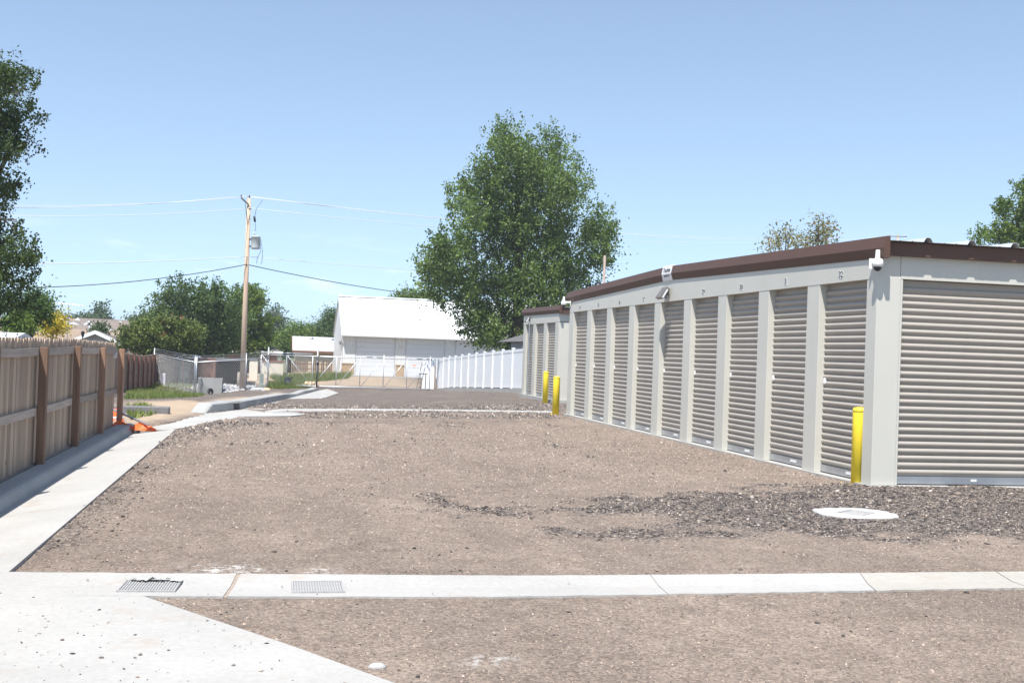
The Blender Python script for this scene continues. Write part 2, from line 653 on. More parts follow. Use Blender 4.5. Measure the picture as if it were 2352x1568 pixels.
def link(name, data, parent=None, loc=None, rot=None):
    o = bpy.data.objects.new(name, data)
    COL.objects.link(o)
    if parent is not None:
        o.parent = parent
    if loc is not None:
        o.location = loc
    if rot is not None:
        o.rotation_euler = rot
    return o


def tag(o, label, cat, group=None):
    o['label'] = label
    o['category'] = cat
    if group:
        o['group'] = group
    return o


def thing(name, label, cat, loc=(0, 0, 0), group=None, rz=0):
    o = link(name, None, None, tuple(float(c) for c in loc), (0, 0, rz))
    o.empty_display_size = .2
    return tag(o, label, cat, group)


def structure(o):
    o['kind'] = 'structure'
    return o


def raw_mesh(name, verts, faces_quads, mtl, attrs=None, smooth=False):
    """numpy verts (n,3), quads (m,4) -> mesh quickly"""
    me = bpy.data.meshes.new(name)
    n, mq = len(verts), len(faces_quads)
    k = faces_quads.shape[1]
    me.vertices.add(n)
    me.vertices.foreach_set('co', np.ascontiguousarray(verts, dtype=np.float32).ravel())
    me.loops.add(mq * k)
    me.loops.foreach_set('vertex_index', np.ascontiguousarray(faces_quads, dtype=np.int32).ravel())
    me.polygons.add(mq)
    me.polygons.foreach_set('loop_start', np.arange(0, mq * k, k, dtype=np.int32))
    me.polygons.foreach_set('loop_total', np.full(mq, k, dtype=np.int32))
    if smooth:
        me.polygons.foreach_set('use_smooth', np.ones(mq, dtype=bool))
    for an, arr in (attrs or {}).items():
        if arr.ndim == 1:
            a = me.attributes.new(an, 'FLOAT', 'POINT')
            a.data.foreach_set('value', np.ascontiguousarray(arr, dtype=np.float32))
        else:
            a = me.attributes.new(an, 'FLOAT_COLOR', 'POINT')
            full = np.ones((n, 4), np.float32)
            full[:, :3] = arr
            a.data.foreach_set('color', full.ravel())
    me.materials.append(mtl)
    me.update()
    me.validate()
    return me


def text_mesh(body, size):
    cu = bpy.data.curves.new('lettering', 'FONT')
    cu.body = body
    cu.size = size
    cu.align_x = 'CENTER'
    cu.align_y = 'CENTER'
    cu.extrude = .0012
    cu.offset = size * .008
    o = bpy.data.objects.new('lettering', cu)
    COL.objects.link(o)
    dg = bpy.context.evaluated_depsgraph_get()
    me = bpy.data.meshes.new_from_object(o.evaluated_get(dg))
    bpy.data.objects.remove(o)
    bpy.data.curves.remove(cu)
    me.materials.clear()
    me.materials.append(m_ink)
    return me


def fbm(x, y, scale, seed=0, octs=4):
    """cheap value noise on arrays"""
    out = np.zeros_like(x, dtype=float)
    amp, tot = 1.0, 0.0
    rg = np.random.default_rng(seed)
    for o in range(octs):
        tab = rg.random((64, 64))
        u, v = x * scale, y * scale
        i, j = np.floor(u).astype(int), np.floor(v).astype(int)
        fu, fv = u - i, v - j
        fu = fu * fu * (3 - 2 * fu)
        fv = fv * fv * (3 - 2 * fv)
        i0, i1, j0, j1 = i % 64, (i + 1) % 64, j % 64, (j + 1) % 64
        out += amp * (tab[i0, j0] * (1 - fu) * (1 - fv) + tab[i1, j0] * fu * (1 - fv) + tab[i0, j1] * (1 - fu) * fv + tab[i1, j1] * fu * fv)
        tot += amp
        amp *= .5
        scale *= 2.03
    return out / tot


def poly_sd(x, y, poly):
    """signed distance to polygon, positive inside"""
    d = np.full(x.shape, 1e9)
    ins = np.zeros(x.shape, bool)
    n = len(poly)
    for i in range(n):
        ax, ay = poly[i]
        bx, by = poly[(i + 1) % n]
        ex, ey = bx - ax, by - ay
        t = np.clip(((x - ax) * ex + (y - ay) * ey) / (ex * ex + ey * ey + 1e-12), 0, 1)
        d = np.minimum(d, np.hypot(x - ax - t * ex, y - ay - t * ey))
        c = ((ay > y) != (by > y)) & (x < (bx - ax) * (y - ay) / (by - ay + 1e-12) + ax)
        ins ^= c
    return np.where(ins, d, -d)


def gpoly(pts):
    return [tuple(at_ground(*p)[:2]) for p in pts]


# ------------------------------------------------------------------ concrete outlines in the yard
PAN_TOP = [(-1.55, 7.30), (-.03, 7.19), (1.61, 7.09), (3.4, 7.10), (5.28, 7.13), (8.0, 7.12), (13.0, 7.1)]
PAN_BOT = [(-1.10, 6.62), (-.02, 6.545), (1.48, 6.48), (3.2, 6.53), (4.88, 6.59), (7.6, 6.56), (13.0, 6.55)]
FRONT_PAN = PAN_TOP + PAN_BOT[::-1]
APRON = [(-2.2, 7.28), (-1.552, 7.298), (-1.102, 6.618), (-.66, 6.59), (.14, 5.46), (.56, 4.82), (1.10, 4.02), (2.3, 2.4), (2.3, 1.5), (-6, 1.5), (-6, 7.2)]
GUT_X0, GUT_X1 = -2.25, -1.53
# gutter bend and the far cross pan
BEND = [(-2.27, 20.4)] + gpoly([(392, 966), (430, 957), (470, 949), (520, 943), (560, 938)]) + gpoly([(600, 944), (640, 938)]) + \
    gpoly([(800, 937.5), (1000, 939.5), (1200, 942), (1290, 943.5)]) + gpoly([(1290, 948), (1200, 946.5), (1000, 944.5), (800, 943), (650, 944)]) + \
    gpoly([(590, 950), (545, 958), (480, 971), (425, 982)]) + [(GUT_X1, 19.3)]
FAR_PAD = gpoly([(548, 957), (590, 950), (640, 947.5), (672, 948.5), (703, 953.5), (670, 956.5), (620, 957.5), (560, 958)])
NEAR_PAD_C = at_ground(1966, 1183)

# ------------------------------------------------------------------ ground sheet (reaches the horizon)
def grid_mesh(xs, ys, zf):
    X, Y = np.meshgrid(xs, ys)
    Z = zf(X, Y)
    nx, ny = len(xs), len(ys)
    idx = np.arange(nx * ny).reshape(ny, nx)
    q = np.stack([idx[:-1, :-1], idx[:-1, 1:], idx[1:, 1:], idx[1:, :-1]], -1).reshape(-1, 4)
    return np.stack([X.ravel(), Y.ravel(), Z.ravel()], 1), q


xs = np.concatenate([[-2500, -1500, -900, -400, -200], np.arange(-120, 121, 5), [200, 400, 900, 1500, 2500]])
ys = np.concatenate([[-400, -200, -80], np.arange(-40, 171, 5), [200, 260, 400, 800, 1600, 2600]])


def ground_z(x, y):
    return terrain(x, y) - .28 + .2 * (np.clip((x - 40) / 10, 0, 1) + np.clip((-x - 14) / 6, 0, 1)).clip(0, 1)


v, q = grid_mesh(xs, ys, ground_z)
structure(link('ground', raw_mesh('ground', v, q, MATS['field'], smooth=True)))

# ------------------------------------------------------------------ gravel yard sheet
xs = np.concatenate([np.arange(-16, -3, .6), np.arange(-3, 10.5, .075), np.arange(10.5, 42, 1.2)])
ys = np.concatenate([np.arange(-4, 3.5, .5), np.arange(3.5, 29, .075), np.arange(29, 40, .2), np.arange(40, 106, .5)])
LOOSE = [gpoly([(1400, 1152), (1600, 1132), (1850, 1117), (2010, 1112), (2352, 1116), (2700, 1116), (2700, 1250), (2352, 1243), (2000, 1234), (1760, 1230), (1560, 1212), (1480, 1190)]),
         gpoly([(925, 1138), (1000, 1139), (1060, 1160), (1200, 1164), (1400, 1150), (1640, 1136), (1640, 1182), (1300, 1179), (1100, 1184), (1000, 1168)]),
         gpoly([(1280, 1218), (1400, 1203), (1560, 1188), (1720, 1196), (1720, 1243), (1500, 1247), (1330, 1236)]),
         gpoly([(408, 990), (470, 972), (600, 961), (600, 976), (480, 994), (420, 1003)]),
         gpoly([(700, 948), (1280, 951), (1280, 962), (900, 958), (720, 962)])]
SOIL = [gpoly([(284, 930), (330, 922), (420, 919), (470, 925), (560, 912), (640, 900), (640, 905), (560, 922), (480, 940), (400, 955), (340, 968), (280, 985)])]
CEMENT = [gpoly([(1075, 1515), (1110, 1505), (1165, 1504), (1160, 1520), (1090, 1524)]), gpoly([(695, 1303), (760, 1301), (765, 1316), (720, 1318)]),
          gpoly([(430, 1296), (560, 1292), (640, 1309), (560, 1314), (450, 1312)]), gpoly([(2180, 1050), (2190, 1050), (2190, 1051)])]
GRASSP = gpoly([(286, 918), (300, 885), (360, 881), (440, 884), (470, 905), (455, 912), (360, 917)])


def yard_fields(X, Y):
    n1 = fbm(X, Y, .9, 3)
    n2 = fbm(X, Y, 3.1, 5)
    lo = np.zeros_like(X)
    for pl in LOOSE:
        sd = poly_sd(X, Y, pl)
        lo = np.maximum(lo, np.clip(.40 + sd / .85 + (n2 - .5) * 1.8, 0, 1) * .93)
    lo = np.maximum(lo, np.clip((Y - 27.2) / 1.0, 0, 1) * (.35 + .5 * n1))
    lo = np.maximum(lo, np.clip(1 - (X + 1.5) / .75, 0, 1) * np.clip((Y - 7.5) / 1, 0, 1) * np.clip((20 - Y) / 1, 0, 1) * (.25 + .9 * (n1 - .3)))
    lo = np.maximum(lo, .3 * np.clip((n1 - .56) * 5, 0, 1))
    so = np.zeros_like(X)
    for pl in SOIL:
        so = np.maximum(so, np.clip(.5 + poly_sd(X, Y, pl) / .8 + (n2 - .5) * 1.6, 0, 1))
    so = np.maximum(so, np.clip((Y - 73) / 4, 0, 1) * (.55 + .5 * n1) * np.clip((12 - X) / 3, 0, 1))
    so = np.maximum(so, np.clip((-3.2 - X) / .6, 0, 1) * np.clip((26 - Y) / 2, 0, 1) * .8)
    ce = np.zeros_like(X)
    for pl in CEMENT:
        ce = np.maximum(ce, np.clip(.5 + poly_sd(X, Y, pl) / .15, 0, 1))
    return lo, so, ce, n1, n2


def in_slab(X, Y, m=.09):
    s = np.zeros(X.shape, bool)
    for pl in (FRONT_PAN, APRON, BEND):
        s |= poly_sd(X, Y, pl) > m
    s |= (X < GUT_X1 - m) & (Y < 20.4) & (X > -3.0)
    return s


def yard_z(X, Y, lo=None, n2=None):
    z = terrain(X, Y) - .007
    z = z - .008 * np.clip((-1.0 - X) / .5, 0, 1) * np.clip((21 - Y) / 2, 0, 1)
    z = z - .013 * np.clip((-1.2 - X) / .25, 0, 1) * np.clip((21 - Y) / 2, 0, 1)
    if lo is not None:
        z = z + lo * .022 + (n2 - .5) * (.012 + .02 * lo)
    # gravel banked against the near building's footing
    db = np.maximum(np.maximum(6.71 - X, 11.82 - Y), 0) + 9 * (Y > 26.2)
    z = z + .042 * np.clip(1 - db / .7, 0, 1)
    return np.where(in_slab(X, Y), terrain(X, Y) - .2, z)


X, Y = np.meshgrid(xs, ys)
lo, so, ce, n1, n2 = yard_fields(X, Y)
Z = yard_z(X, Y, lo, n2)
nx, ny = len(xs), len(ys)
idx = np.arange(nx * ny).reshape(ny, nx)
q = np.stack([idx[:-1, :-1], idx[:-1, 1:], idx[1:, 1:], idx[1:, :-1]], -1).reshape(-1, 4)
yard = link('gravel_yard', raw_mesh('gravel_yard', np.stack([X.ravel(), Y.ravel(), Z.ravel()], 1), q, MATS['gravel'],
                                    {'loose': lo.ravel(), 'soil': so.ravel(), 'cement': ce.ravel()}, smooth=True))
structure(yard)


# ------------------------------------------------------------------ loose stones (uncountable)
def rocks_mesh(name, P, S, colors, mtl, flat=.6):
    """each stone: a jittered octahedron subdivided once towards a rounded chip (14 verts-ish kept to 6/8)"""
    n = len(P)
    base = np.array([(1, 0, 0), (0, 1, 0), (-1, 0, 0), (0, -1, 0), (.35, .3, .75), (-.4, .25, .7), (.05, -.45, .72), (0, 0, -.5)], float)
    tri = np.array([(0, 1, 4), (1, 5, 4), (1, 2, 5), (2, 3, 5), (3, 6, 5), (3, 0, 6), (0, 4, 6), (4, 5, 6), (1, 0, 7), (2, 1, 7), (3, 2, 7), (0, 3, 7)])
    k = len(base)
    V = np.repeat(base[None], n, 0) * (1 + RNG.uniform(-.28, .28, (n, k, 3)))
    V *= np.stack([RNG.uniform(.7, 1.2, n), RNG.uniform(.6, 1.0, n), RNG.uniform(.7, 1.1, n) * flat], 1)[:, None, :]
    tx, ty = RNG.normal(0, .35, n), RNG.normal(0, .35, n)
    a = RNG.uniform(0, 2 * np.pi, n)
    c, s = np.cos(a)[:, None], np.sin(a)[:, None]
    x = V[..., 0] * c - V[..., 1] * s
    y = V[..., 0] * s + V[..., 1] * c
    z = V[..., 2] + x * tx[:, None] * .6 + y * ty[:, None] * .6
    V = np.stack([x, y, z], -1) * S[:, None, None] + P[:, None, :]
    F = (tri[None] + (np.arange(n) * k)[:, None, None]).reshape(-1, 3)
    return raw_mesh(name, V.reshape(-1, 3), F, mtl, {'col': np.repeat(colors, k, 0)})


def stone_colors(n, dark=.5):
    pal = np.array([(.055, .05, .05), (.10, .088, .082), (.16, .135, .12), (.22, .18, .15), (.29, .235, .195), (.38, .33, .28), (.52, .47, .42), (.27, .205, .165)])
    w = np.array([.2, .22, .2, .14, .1, .07, .04, .03]) * (1 - 0) * np.array([dark, dark, 1, 1, 1.4 - dark, 1.4 - dark, 1.4 - dark, 1])
    w /= w.sum()
    c = pal[RNG.choice(len(pal), n, p=w)]
    return c * RNG.uniform(.8, 1.2, (n, 1))


def scatter(n, x0, x1, y0, y1):
    """more stones close to the camera, where they show"""
    y = y0 + (y1 - y0) * RNG.random(n) ** 1.5
    return RNG.uniform(x0, x1, n), y


def chips_mesh(name, P, S, colors, mtl):
    """tiny four-faced chips for stones too small to show more"""
    n = len(P)
    base = np.array([(1, 0, 0), (0, 1, 0), (-1, 0, 0), (0, -1, 0), (0, 0, .8)], float)
    tri = np.array([(0, 1, 4), (1, 2, 4), (2, 3, 4), (3, 0, 4)])
    V = np.repeat(base[None], n, 0) * (1 + RNG.uniform(-.3, .3, (n, 5, 3)))
    V[:, 4, :2] += RNG.normal(0, .35, (n, 2))
    V[:, :4, 2] -= .25
    a = RNG.uniform(0, 2 * np.pi, n)
    c_, s_ = np.cos(a)[:, None], np.sin(a)[:, None]
    V = np.stack([V[..., 0] * c_ - V[..., 1] * s_, V[..., 0] * s_ + V[..., 1] * c_, V[..., 2]], -1) * S[:, None, None] + P[:, None, :]
    return raw_mesh(name, V.reshape(-1, 3), (tri[None] + (np.arange(n) * 5)[:, None, None]).reshape(-1, 3), mtl, {'col': np.repeat(colors, 5, 0)})


def in_view(x, y):
    return (x > -1.62) & (x < .72 * y + 1.2) & (x > -.36 * y - .4) & ~((x > 6.70) & (y > 11.82) & (y < 25.8))


px, py = scatter(520000, -2.2, 11.0, 4.3, 33.0)
k = in_view(px, py)
px, py = px[k], py[k]
lo, so, ce, n1, n2 = yard_fields(px, py)
keep = RNG.random(len(px)) < np.clip(.02 + 1.0 * (lo - .15), .02, 1)
keep &= ~in_slab(px, py, .012)
keep &= np.hypot((px - NEAR_PAD_C[0]) / .385, (py - NEAR_PAD_C[1]) / .345) > 1.02
px, py, lo, n2 = px[keep], py[keep], lo[keep], n2[keep]
sz = np.clip(RNG.lognormal(math.log(.0078), .46, len(px)), .0035, .030) * (.85 + .35 * lo) * np.clip(py / 10, .8, 1.7)
pz = yard_z(px, py, lo, n2) + sz * .1
cols = stone_colors(len(px), .95)
for bx_, by_ in ((6.76, 12.17), (6.62, 26.35)):
    spl = (np.hypot(px - bx_, py - by_) < .34) & (RNG.random(len(px)) < .10)
    cols[spl] = (.75, .50, .04)
near = py < 13.5
P3 = np.stack([px, py, pz], 1)
pb = link('loose_gravel', rocks_mesh('loose_gravel', P3[near], sz[near], cols[near], MATS['pebble_stone']))
pb['kind'] = 'stuff'
tag(pb, 'loose dark and tan crushed stones lying on the near part of the yard', 'gravel')
pb = link('loose_gravel', chips_mesh('loose_gravel', P3[~near], sz[~near], cols[~near], MATS['pebble_stone']))
pb['kind'] = 'stuff'
tag(pb, 'loose crushed stones lying on the far part of the yard', 'gravel')
# trodden-in stones of the compacted surface
px, py = scatter(260000, -2.2, 11.0, 4.3, 22.0)
k = in_view(px, py) & ~in_slab(px, py, .004) & (np.hypot((px - NEAR_PAD_C[0]) / .385, (py - NEAR_PAD_C[1]) / .345) > 1.02)
px, py = px[k], py[k]
lo, so, ce, n1, n2 = yard_fields(px, py)
k = RNG.random(len(px)) < 1 - .6 * lo
px, py, lo, n2 = px[k], py[k], lo[k], n2[k]
sz = np.clip(RNG.lognormal(math.log(.0052), .42, len(px)), .0028, .015) * np.clip(py / 9, .85, 1.6)
cols = np.array([(.218, .176, .146)]) * np.clip(RNG.lognormal(0, .36, (len(px), 1)), .4, 2.4) * (1 + RNG.normal(0, .04, (len(px), 3)))
pb = link('packed_gravel', chips_mesh('packed_gravel', np.stack([px, py, yard_z(px, py, lo, n2) - sz * .1], 1), sz, np.clip(cols, 0, .7), MATS['pebble_stone']))
pb['kind'] = 'stuff'
tag(pb, 'small tan stones trodden into the compacted yard surface', 'gravel')
# grit kicked onto the concrete apron
n = 1800
gx, gy = RNG.uniform(-2.0, 2.0, n), RNG.uniform(3.8, 7.2, n)
kk = (poly_sd(gx, gy, APRON) > .03) | ((poly_sd(gx, gy, FRONT_PAN) > .03))
kk &= (RNG.random(n) < np.clip(.35 + .6 * (6.3 - gy) / 2, .12, 1))
gx, gy = gx[kk], gy[kk]
sz = np.clip(RNG.lognormal(math.log(.0045), .55, len(gx)), .0022, .015)
gr = link('scattered_grit', rocks_mesh('scattered_grit', np.stack([gx, gy, np.full(len(gx), .004)], 1), sz, stone_colors(len(gx), .6), MATS['pebble_stone']))
gr['kind'] = 'stuff'
tag(gr, 'small dark stones scattered over the white concrete apron', 'gravel')


# ------------------------------------------------------------------ concrete: apron, pans, kerbs
def strip_panels(parent, A, B, cuts, name, top, thick, vee=.0):
    """a band between polylines A and B cut into panels; cuts are (x on A, x on B, gap, material of the panel to the right)"""
    Ax, Ay = np.array(A).T
    Bx, By = np.array(B).T
    for (xa, xb, g0, mtl), (ya, yb, g1, _) in zip(cuts[:-1], cuts[1:]):
        secs = []
        for t in np.linspace(0, 1, 25):
            pa = (xa + g0 / 2) * (1 - t) + (ya - g1 / 2) * t
            pb = (xb + g0 / 2) * (1 - t) + (yb - g1 / 2) * t
            p = np.array([pa, np.interp(pa, Ax, Ay) + random.uniform(-.007, .007)])
            r = np.array([pb, np.interp(pb, Bx, By) + random.uniform(-.009, .009)])
            sec = []
            for u in (0, .25, .5, .75, 1):
                xy = p * (1 - u) + r * u
                sec.append((xy[0], xy[1], top(xy[0], xy[1]) - vee * (1 - abs(2 * u - 1))))
            for u in (1, 0):
                xy = p * (1 - u) + r * u
                sec.append((xy[0], xy[1], top(xy[0], xy[1]) - thick))
            secs.append(sec)
        MB().sweep(secs).build(name, mtl, parent)
        if g1:
            secs = []
            for u in np.linspace(0, 1, 9):
                q0 = np.array([ya - g1 / 2, np.interp(ya, Ax, Ay)]) * (1 - u) + np.array([yb - g1 / 2, np.interp(yb, Bx, By)]) * u
                w = random.uniform(-.008, .012)
                zt = top(*q0) - vee * (1 - abs(2 * u - 1)) - .004
                secs.append([(q0[0] + .001, q0[1], zt), (q0[0] + g1 - .001, q0[1], zt), (q0[0] + g1 - .001, q0[1], zt - .1), (q0[0] + .001, q0[1], zt - .1)])
            MB().sweep(secs).build('joint_fill', m_dirt, parent)


m_dirt = mat('joint_dirt', (.33, .27, .22), .95, var=.3, scale=30, bumps=.5, bscale=60)
m_dusty = concrete('dusty_concrete', (.415, .39, .35), .8)
jx = lambda *p: float(at_z(*p, 0)[0])
apron = structure(link('concrete_apron', None))
MB().prism(APRON, -.16, .003).build('slab', m_conc, apron)
pan = structure(link('drain_pan', None))
strip_panels(pan, PAN_TOP, PAN_BOT, [(-1.55, -1.10, 0, m_conc), (jx(548, 1318), jx(517, 1371), .024, m_conc), (jx(1497, 1322), jx(1530, 1362), .008, m_conc), (jx(1975, 1316), jx(2010, 1356), .006, m_dusty), (jx(2290, 1314), jx(2352, 1346), .010, m_dusty), (9.5, 9.5, .01, m_conc), (13, 13, 0, None)], 'panel', lambda x, y: .004, .16, .014)
gut = structure(link('gutter', None))
for a, c in ((7.31, 10.3), (10.303, 13.4), (13.403, 16.4), (16.403, 19.3)):
    secs = []
    for t in np.linspace(a, c, 6):
        secs.append([(GUT_X1, t, -.012), (GUT_X1, t, -.17), (GUT_X0 - .04, t, -.24), (GUT_X0 - .04, t, -.115), (GUT_X0 + .15, t, -.088)])
    MB().sweep(secs).build('gutter_panel', m_conc, gut)
MB().prism(BEND, -.16, -.004, top=lambda x, y: tz(x, y) - .004 - (.08 * max(0, min(1, (-1.45 - x) / .7)) * max(0, min(1, (25 - y) / 4)))).build('gutter_panel', m_conc, gut)
kerb = structure(link('kerb', None))


def kerb_profile(x, y, dz=0.0, h=0.0):
    """rounded barrier kerb, back to the left of the line"""
    return [(x - .26, y, .002 + dz), (x - .09, y, .006 + dz), (x - .055, y, .0 + dz), (x - .03, y, -.018 + dz), (x + .0, y, -.075 + dz), (x + .025, y, -.13 + dz), (x + .03, y, -.22 + dz), (x - .26, y, -.22 + dz)]


for a, c in ((6.0, 8.9), (8.904, 11.9), (11.904, 14.9), (14.904, 17.9), (17.904, 20.3)):
    secs = [kerb_profile(-2.27, t) for t in np.linspace(a, c, 8)]
    if c > 20:
        e = [(x, 20.55, min(z, -.115) if z > -.2 else z) for x, y, z in kerb_profile(-2.27, 20.55)]
        secs.append(e)
    MB().sweep(secs).build('kerb_section', m_concg, kerb, smooth=False)
# second kerb up to the gate, with the storm inlet
K2 = [at_ground(*p)[:2] for p in [(474, 948), (520, 943.5), (560, 938), (600, 929), (660, 916), (700, 905), (735, 896)]]
K2 = np.array(K2)
ks = np.linspace(0, 1, len(K2))
kerb2 = structure(link('kerb', None))


def k2(t):
    x, y = np.interp(t, ks, K2[:, 0]), np.interp(t, ks, K2[:, 1])
    return x, y


def k2_section(t, drop=0.0, w=.32):
    x, y = k2(t)
    z = tz(x, y)
    h = .19 * (1 - drop)
    return [(x - w, y, z + h + .004), (x - .06, y, z + h), (x - .02, y, z + h - .025), (x - .008, y, z + h * .45), (x, y, z + .0), (x, y, z - .15), (x - w, y, z - .15)]


for a, c in ((.0, .235), (.295, .48), (.482, .74), (.742, 1.0)):
    secs = []
    for t in np.linspace(a, c, 9):
        d = max(0, 1 - t / .05) if a == 0 else (max(0, (t - .97) / .03) * .7 if c == 1 else 0)
        secs.append(k2_section(t, d))
    MB().sweep(secs).build('kerb_section', m_concg, kerb2)
secs = []
for t in np.linspace(.2355, .2945, 4):
    x, y = k2(t)
    z = tz(x, y)
    secs.append([(x - .5, y, z + .196), (x + .0, y, z + .196), (x + .03, y, z + .15), (x - .5, y, z + .15)])
MB().sweep(secs).build('inlet_lid', m_concg, kerb2)
secs = []
for t in np.linspace(.23, .30, 4):
    x, y = k2(t)
    z = tz(x, y)
    secs.append([(x - .30, y, z - .12), (x - .26, y, z - .12), (x - .26, y, z + .149), (x - .30, y, z + .149)])
MB().sweep(secs).build('inlet_dark_fill', m_black, kerb2)  # black strip stands in for the darkness inside the inlet opening
# gutter pan along the second kerb
gut2 = structure(link('gutter', None))
g_in = [at_ground(*p)[:2] for p in [(600, 941), (660, 934), (700, 926), (740, 915), (778, 902)]]
g_out = [k2(t) for t in (.34, .5, .66, .82, 1.0)]
poly = [tuple(p) for p in g_out] + [tuple(at_ground(752, 893)[:2])] + [tuple(p) for p in g_in[::-1]]
MB().prism(poly, -.15, 0, top=lambda x, y: tz(x, y) + .004).build('gutter_panel', m_conc, gut2)


# manhole pads and grates
def pad_top(cx, cy, rx, ry, n=26, jit=.05, p=2.6):
    out = []
    for k in range(n):
        a = 2 * math.pi * k / n
        c, s = math.cos(a), math.sin(a)
        r = (abs(c) ** p + abs(s) ** p) ** (-1 / p) * (1 + random.uniform(-jit, jit))
        out.append((cx + rx * r * c, cy + ry * r * s))
    return out


c = NEAR_PAD_C
t = thing('cleanout_pad', 'white round concrete collar with square steel lid set in dark gravel', 'manhole', (c[0], c[1], 0))
outer = pad_top(0, 0, .385, .34)
a0 = .62
hole = [(.15 * sx * math.cos(a0) - .13 * sy * math.sin(a0), .15 * sx * math.sin(a0) + .13 * sy * math.cos(a0)) for sx, sy in ((1, 1), (-1, 1), (-1, -1), (1, -1))]
b = MB()
no = len(outer)
hs = []
for x, y in outer:                       # nearest point on the square hole outline
    best = None
    for i in range(4):
        (x0, y0), (x1, y1) = hole[i], hole[(i + 1) % 4]
        u = max(0, min(1, ((x - x0) * (x1 - x0) + (y - y0) * (y1 - y0)) / ((x1 - x0) ** 2 + (y1 - y0) ** 2)))
        pnt = (x0 + u * (x1 - x0), y0 + u * (y1 - y0))
        dd = math.hypot(x - pnt[0], y - pnt[1])
        if best is None or dd < best[0]:
            best = (dd, pnt)
    hs.append(best[1])
secs_v = [(x * 1.0, y * 1.0, -.06) for x, y in outer] + [(x, y, .018) for x, y in outer] + [(x * .96, y * .96, .028) for x, y in outer] + [(x, y, .026) for x, y in hs] + [(x, y, -.02) for x, y in hs]
fs = []
for k in range(4):
    for i in range(no):
        j = (i + 1) % no
        fs.append((k * no + i, k * no + j, (k + 1) * no + j, (k + 1) * no + i))
b.add(secs_v, fs)
b.build('collar', m_conc2, t)
lid = MB().prism(hole, -.02, .016)
lid.build('lid', m_lid, t)

t = thing('manhole', 'flat pale concrete pad with round steel lid beside the far gutter', 'manhole', (0, 0, 0))
MB().prism(FAR_PAD, -.1, .02, top=lambda x, y: tz(x, y) + .022).build('collar', m_conc2, t)
c = at_ground(655, 950.5)
MB().lathe([(.30, tz(*c[:2]) - .02), (.30, tz(*c[:2]) + .03), (.27, tz(*c[:2]) + .034), (.01, tz(*c[:2]) + .034)], c[0], c[1], 24).build('lid', m_lid, t)


def grate(label, px0, px1, py0, py1, rz, torn):
    a, d = at_ground(px0, (py0 + py1) / 2), at_ground(px1, (py0 + py1) / 2)
    f, k = at_ground((px0 + px1) / 2, py1), at_ground((px0 + px1) / 2, py0)
    w, dp = np.linalg.norm(d - a), np.linalg.norm(k - f)
    c = (a + d) / 2
    t = thing('drain_grate', label, 'drain grate', (c[0], c[1], .002), 'grates in the drain pan', rz)
    fr = MB()
    for x0, x1, y0, y1 in ((-w / 2, w / 2, -dp / 2, -dp / 2 + .012), (-w / 2, w / 2, dp / 2 - .012, dp / 2), (-w / 2, -w / 2 + .012, -dp / 2 + .012, dp / 2 - .012), (w / 2 - .012, w / 2, -dp / 2 + .012, dp / 2 - .012)):
        fr.box(x0, x1, y0, y1, -.02, .007)
    fr.build('frame', m_lid, t)
    MB().box(-w / 2 + .013, w / 2 - .013, -dp / 2 + .013, dp / 2 - .013, -.019, .0015).build('filter_cloth', mat('filter_cloth', (.27, .272, .275), .9, var=.2, scale=30), t)
    nb = int(w / .0165)
    bm_ = MB().box(-.0045, .0045, -dp / 2 + .013, dp / 2 - .013, .0017, .0055).mesh('bar', m_lid)
    for i in range(nb):
        link('bar', bm_, t, (-w / 2 + .014 + (i + .5) * (w - .028) / nb, 0, 0))
    if torn:
        p = MB()
        for i in range(9):
            x = -w / 2 + .03 + i * (w - .06) / 8
            xn = x + (w - .06) / 8
            h0, h1 = random.uniform(.0, .03), random.uniform(.0, .03)
            y0, y1 = dp / 2 - .04 - random.uniform(0, .05), dp / 2 - .04 - random.uniform(0, .05)
            p.add([(x, y0, .012 + h0), (xn, y1, .012 + h1), (xn, dp / 2 + .03, .006), (x, dp / 2 + .03, .006)], [(0, 1, 2, 3)])
        p.build('torn_sheet', m_white, t, fix=False)
    return t


grate('grey drain grate with torn white sheet along its back edge', 278, 410, 1336, 1361, -.05, True)
grate('clean rectangular grey drain grate beside the dirt-filled joint', 669, 789, 1336, 1361, .0, False)
# dirt filling the joints is the gap itself; pale stone near the apron
s0 = at_ground(866, 1530)
o = MB().lathe([(.012, -.01), (.03, .0), (.032, .012), (.018, .024), (.004, .026)], 0, 0, 9)
o = o.build('stone', m_conc2, None, True, (float(s0[0]), float(s0[1]), -.01))
o.scale = (1.35, .8, 1)
tag(o, 'single smooth pale stone near the point of the apron', 'stone')

# ------------------------------------------------------------------ near storage building
XW, YE = 6.763, 11.88
BZ = .06
YEND = 25.72
DOORS_L = [13.28 + 1.51 * i for i in range(9)]         # far jamb of each gable door
DW = 1.17
HEAD = 2.435
XFAR = 17.2
RID = 18.95
SLOPE = .021


def roof_z(y, base=2.86):
    return base + SLOPE * (min(y, 2 * RID - y) - YE)


bld = thing('storage_building', 'long grey self-storage building with brown trim, nearest the camera', 'building', (XW, YE, 0))


def rel(mb):                                     # building parts are authored in world metres
    mb.v = [(x - XW, y - YE, z) for x, y, z in mb.v]
    return mb


REC = .085
slab = MB().box(XW - .05, XFAR + .07, YE - .06, YEND + .07, -.12, BZ - .003)
rel(slab).build('floor_slab', m_conc, bld)
# gable wall columns (each pier is an upright box, recessed door between)
edges = []
prev = YE
for yl in DOORS_L:
    edges.append((prev, yl - DW))
    prev = yl
edges.append((prev, YEND))
for a, c2 in edges:
    rel(MB().cbox(XW, XW + .30, a, c2, BZ, HEAD + .02, .004)).build('pier', m_wall, bld)
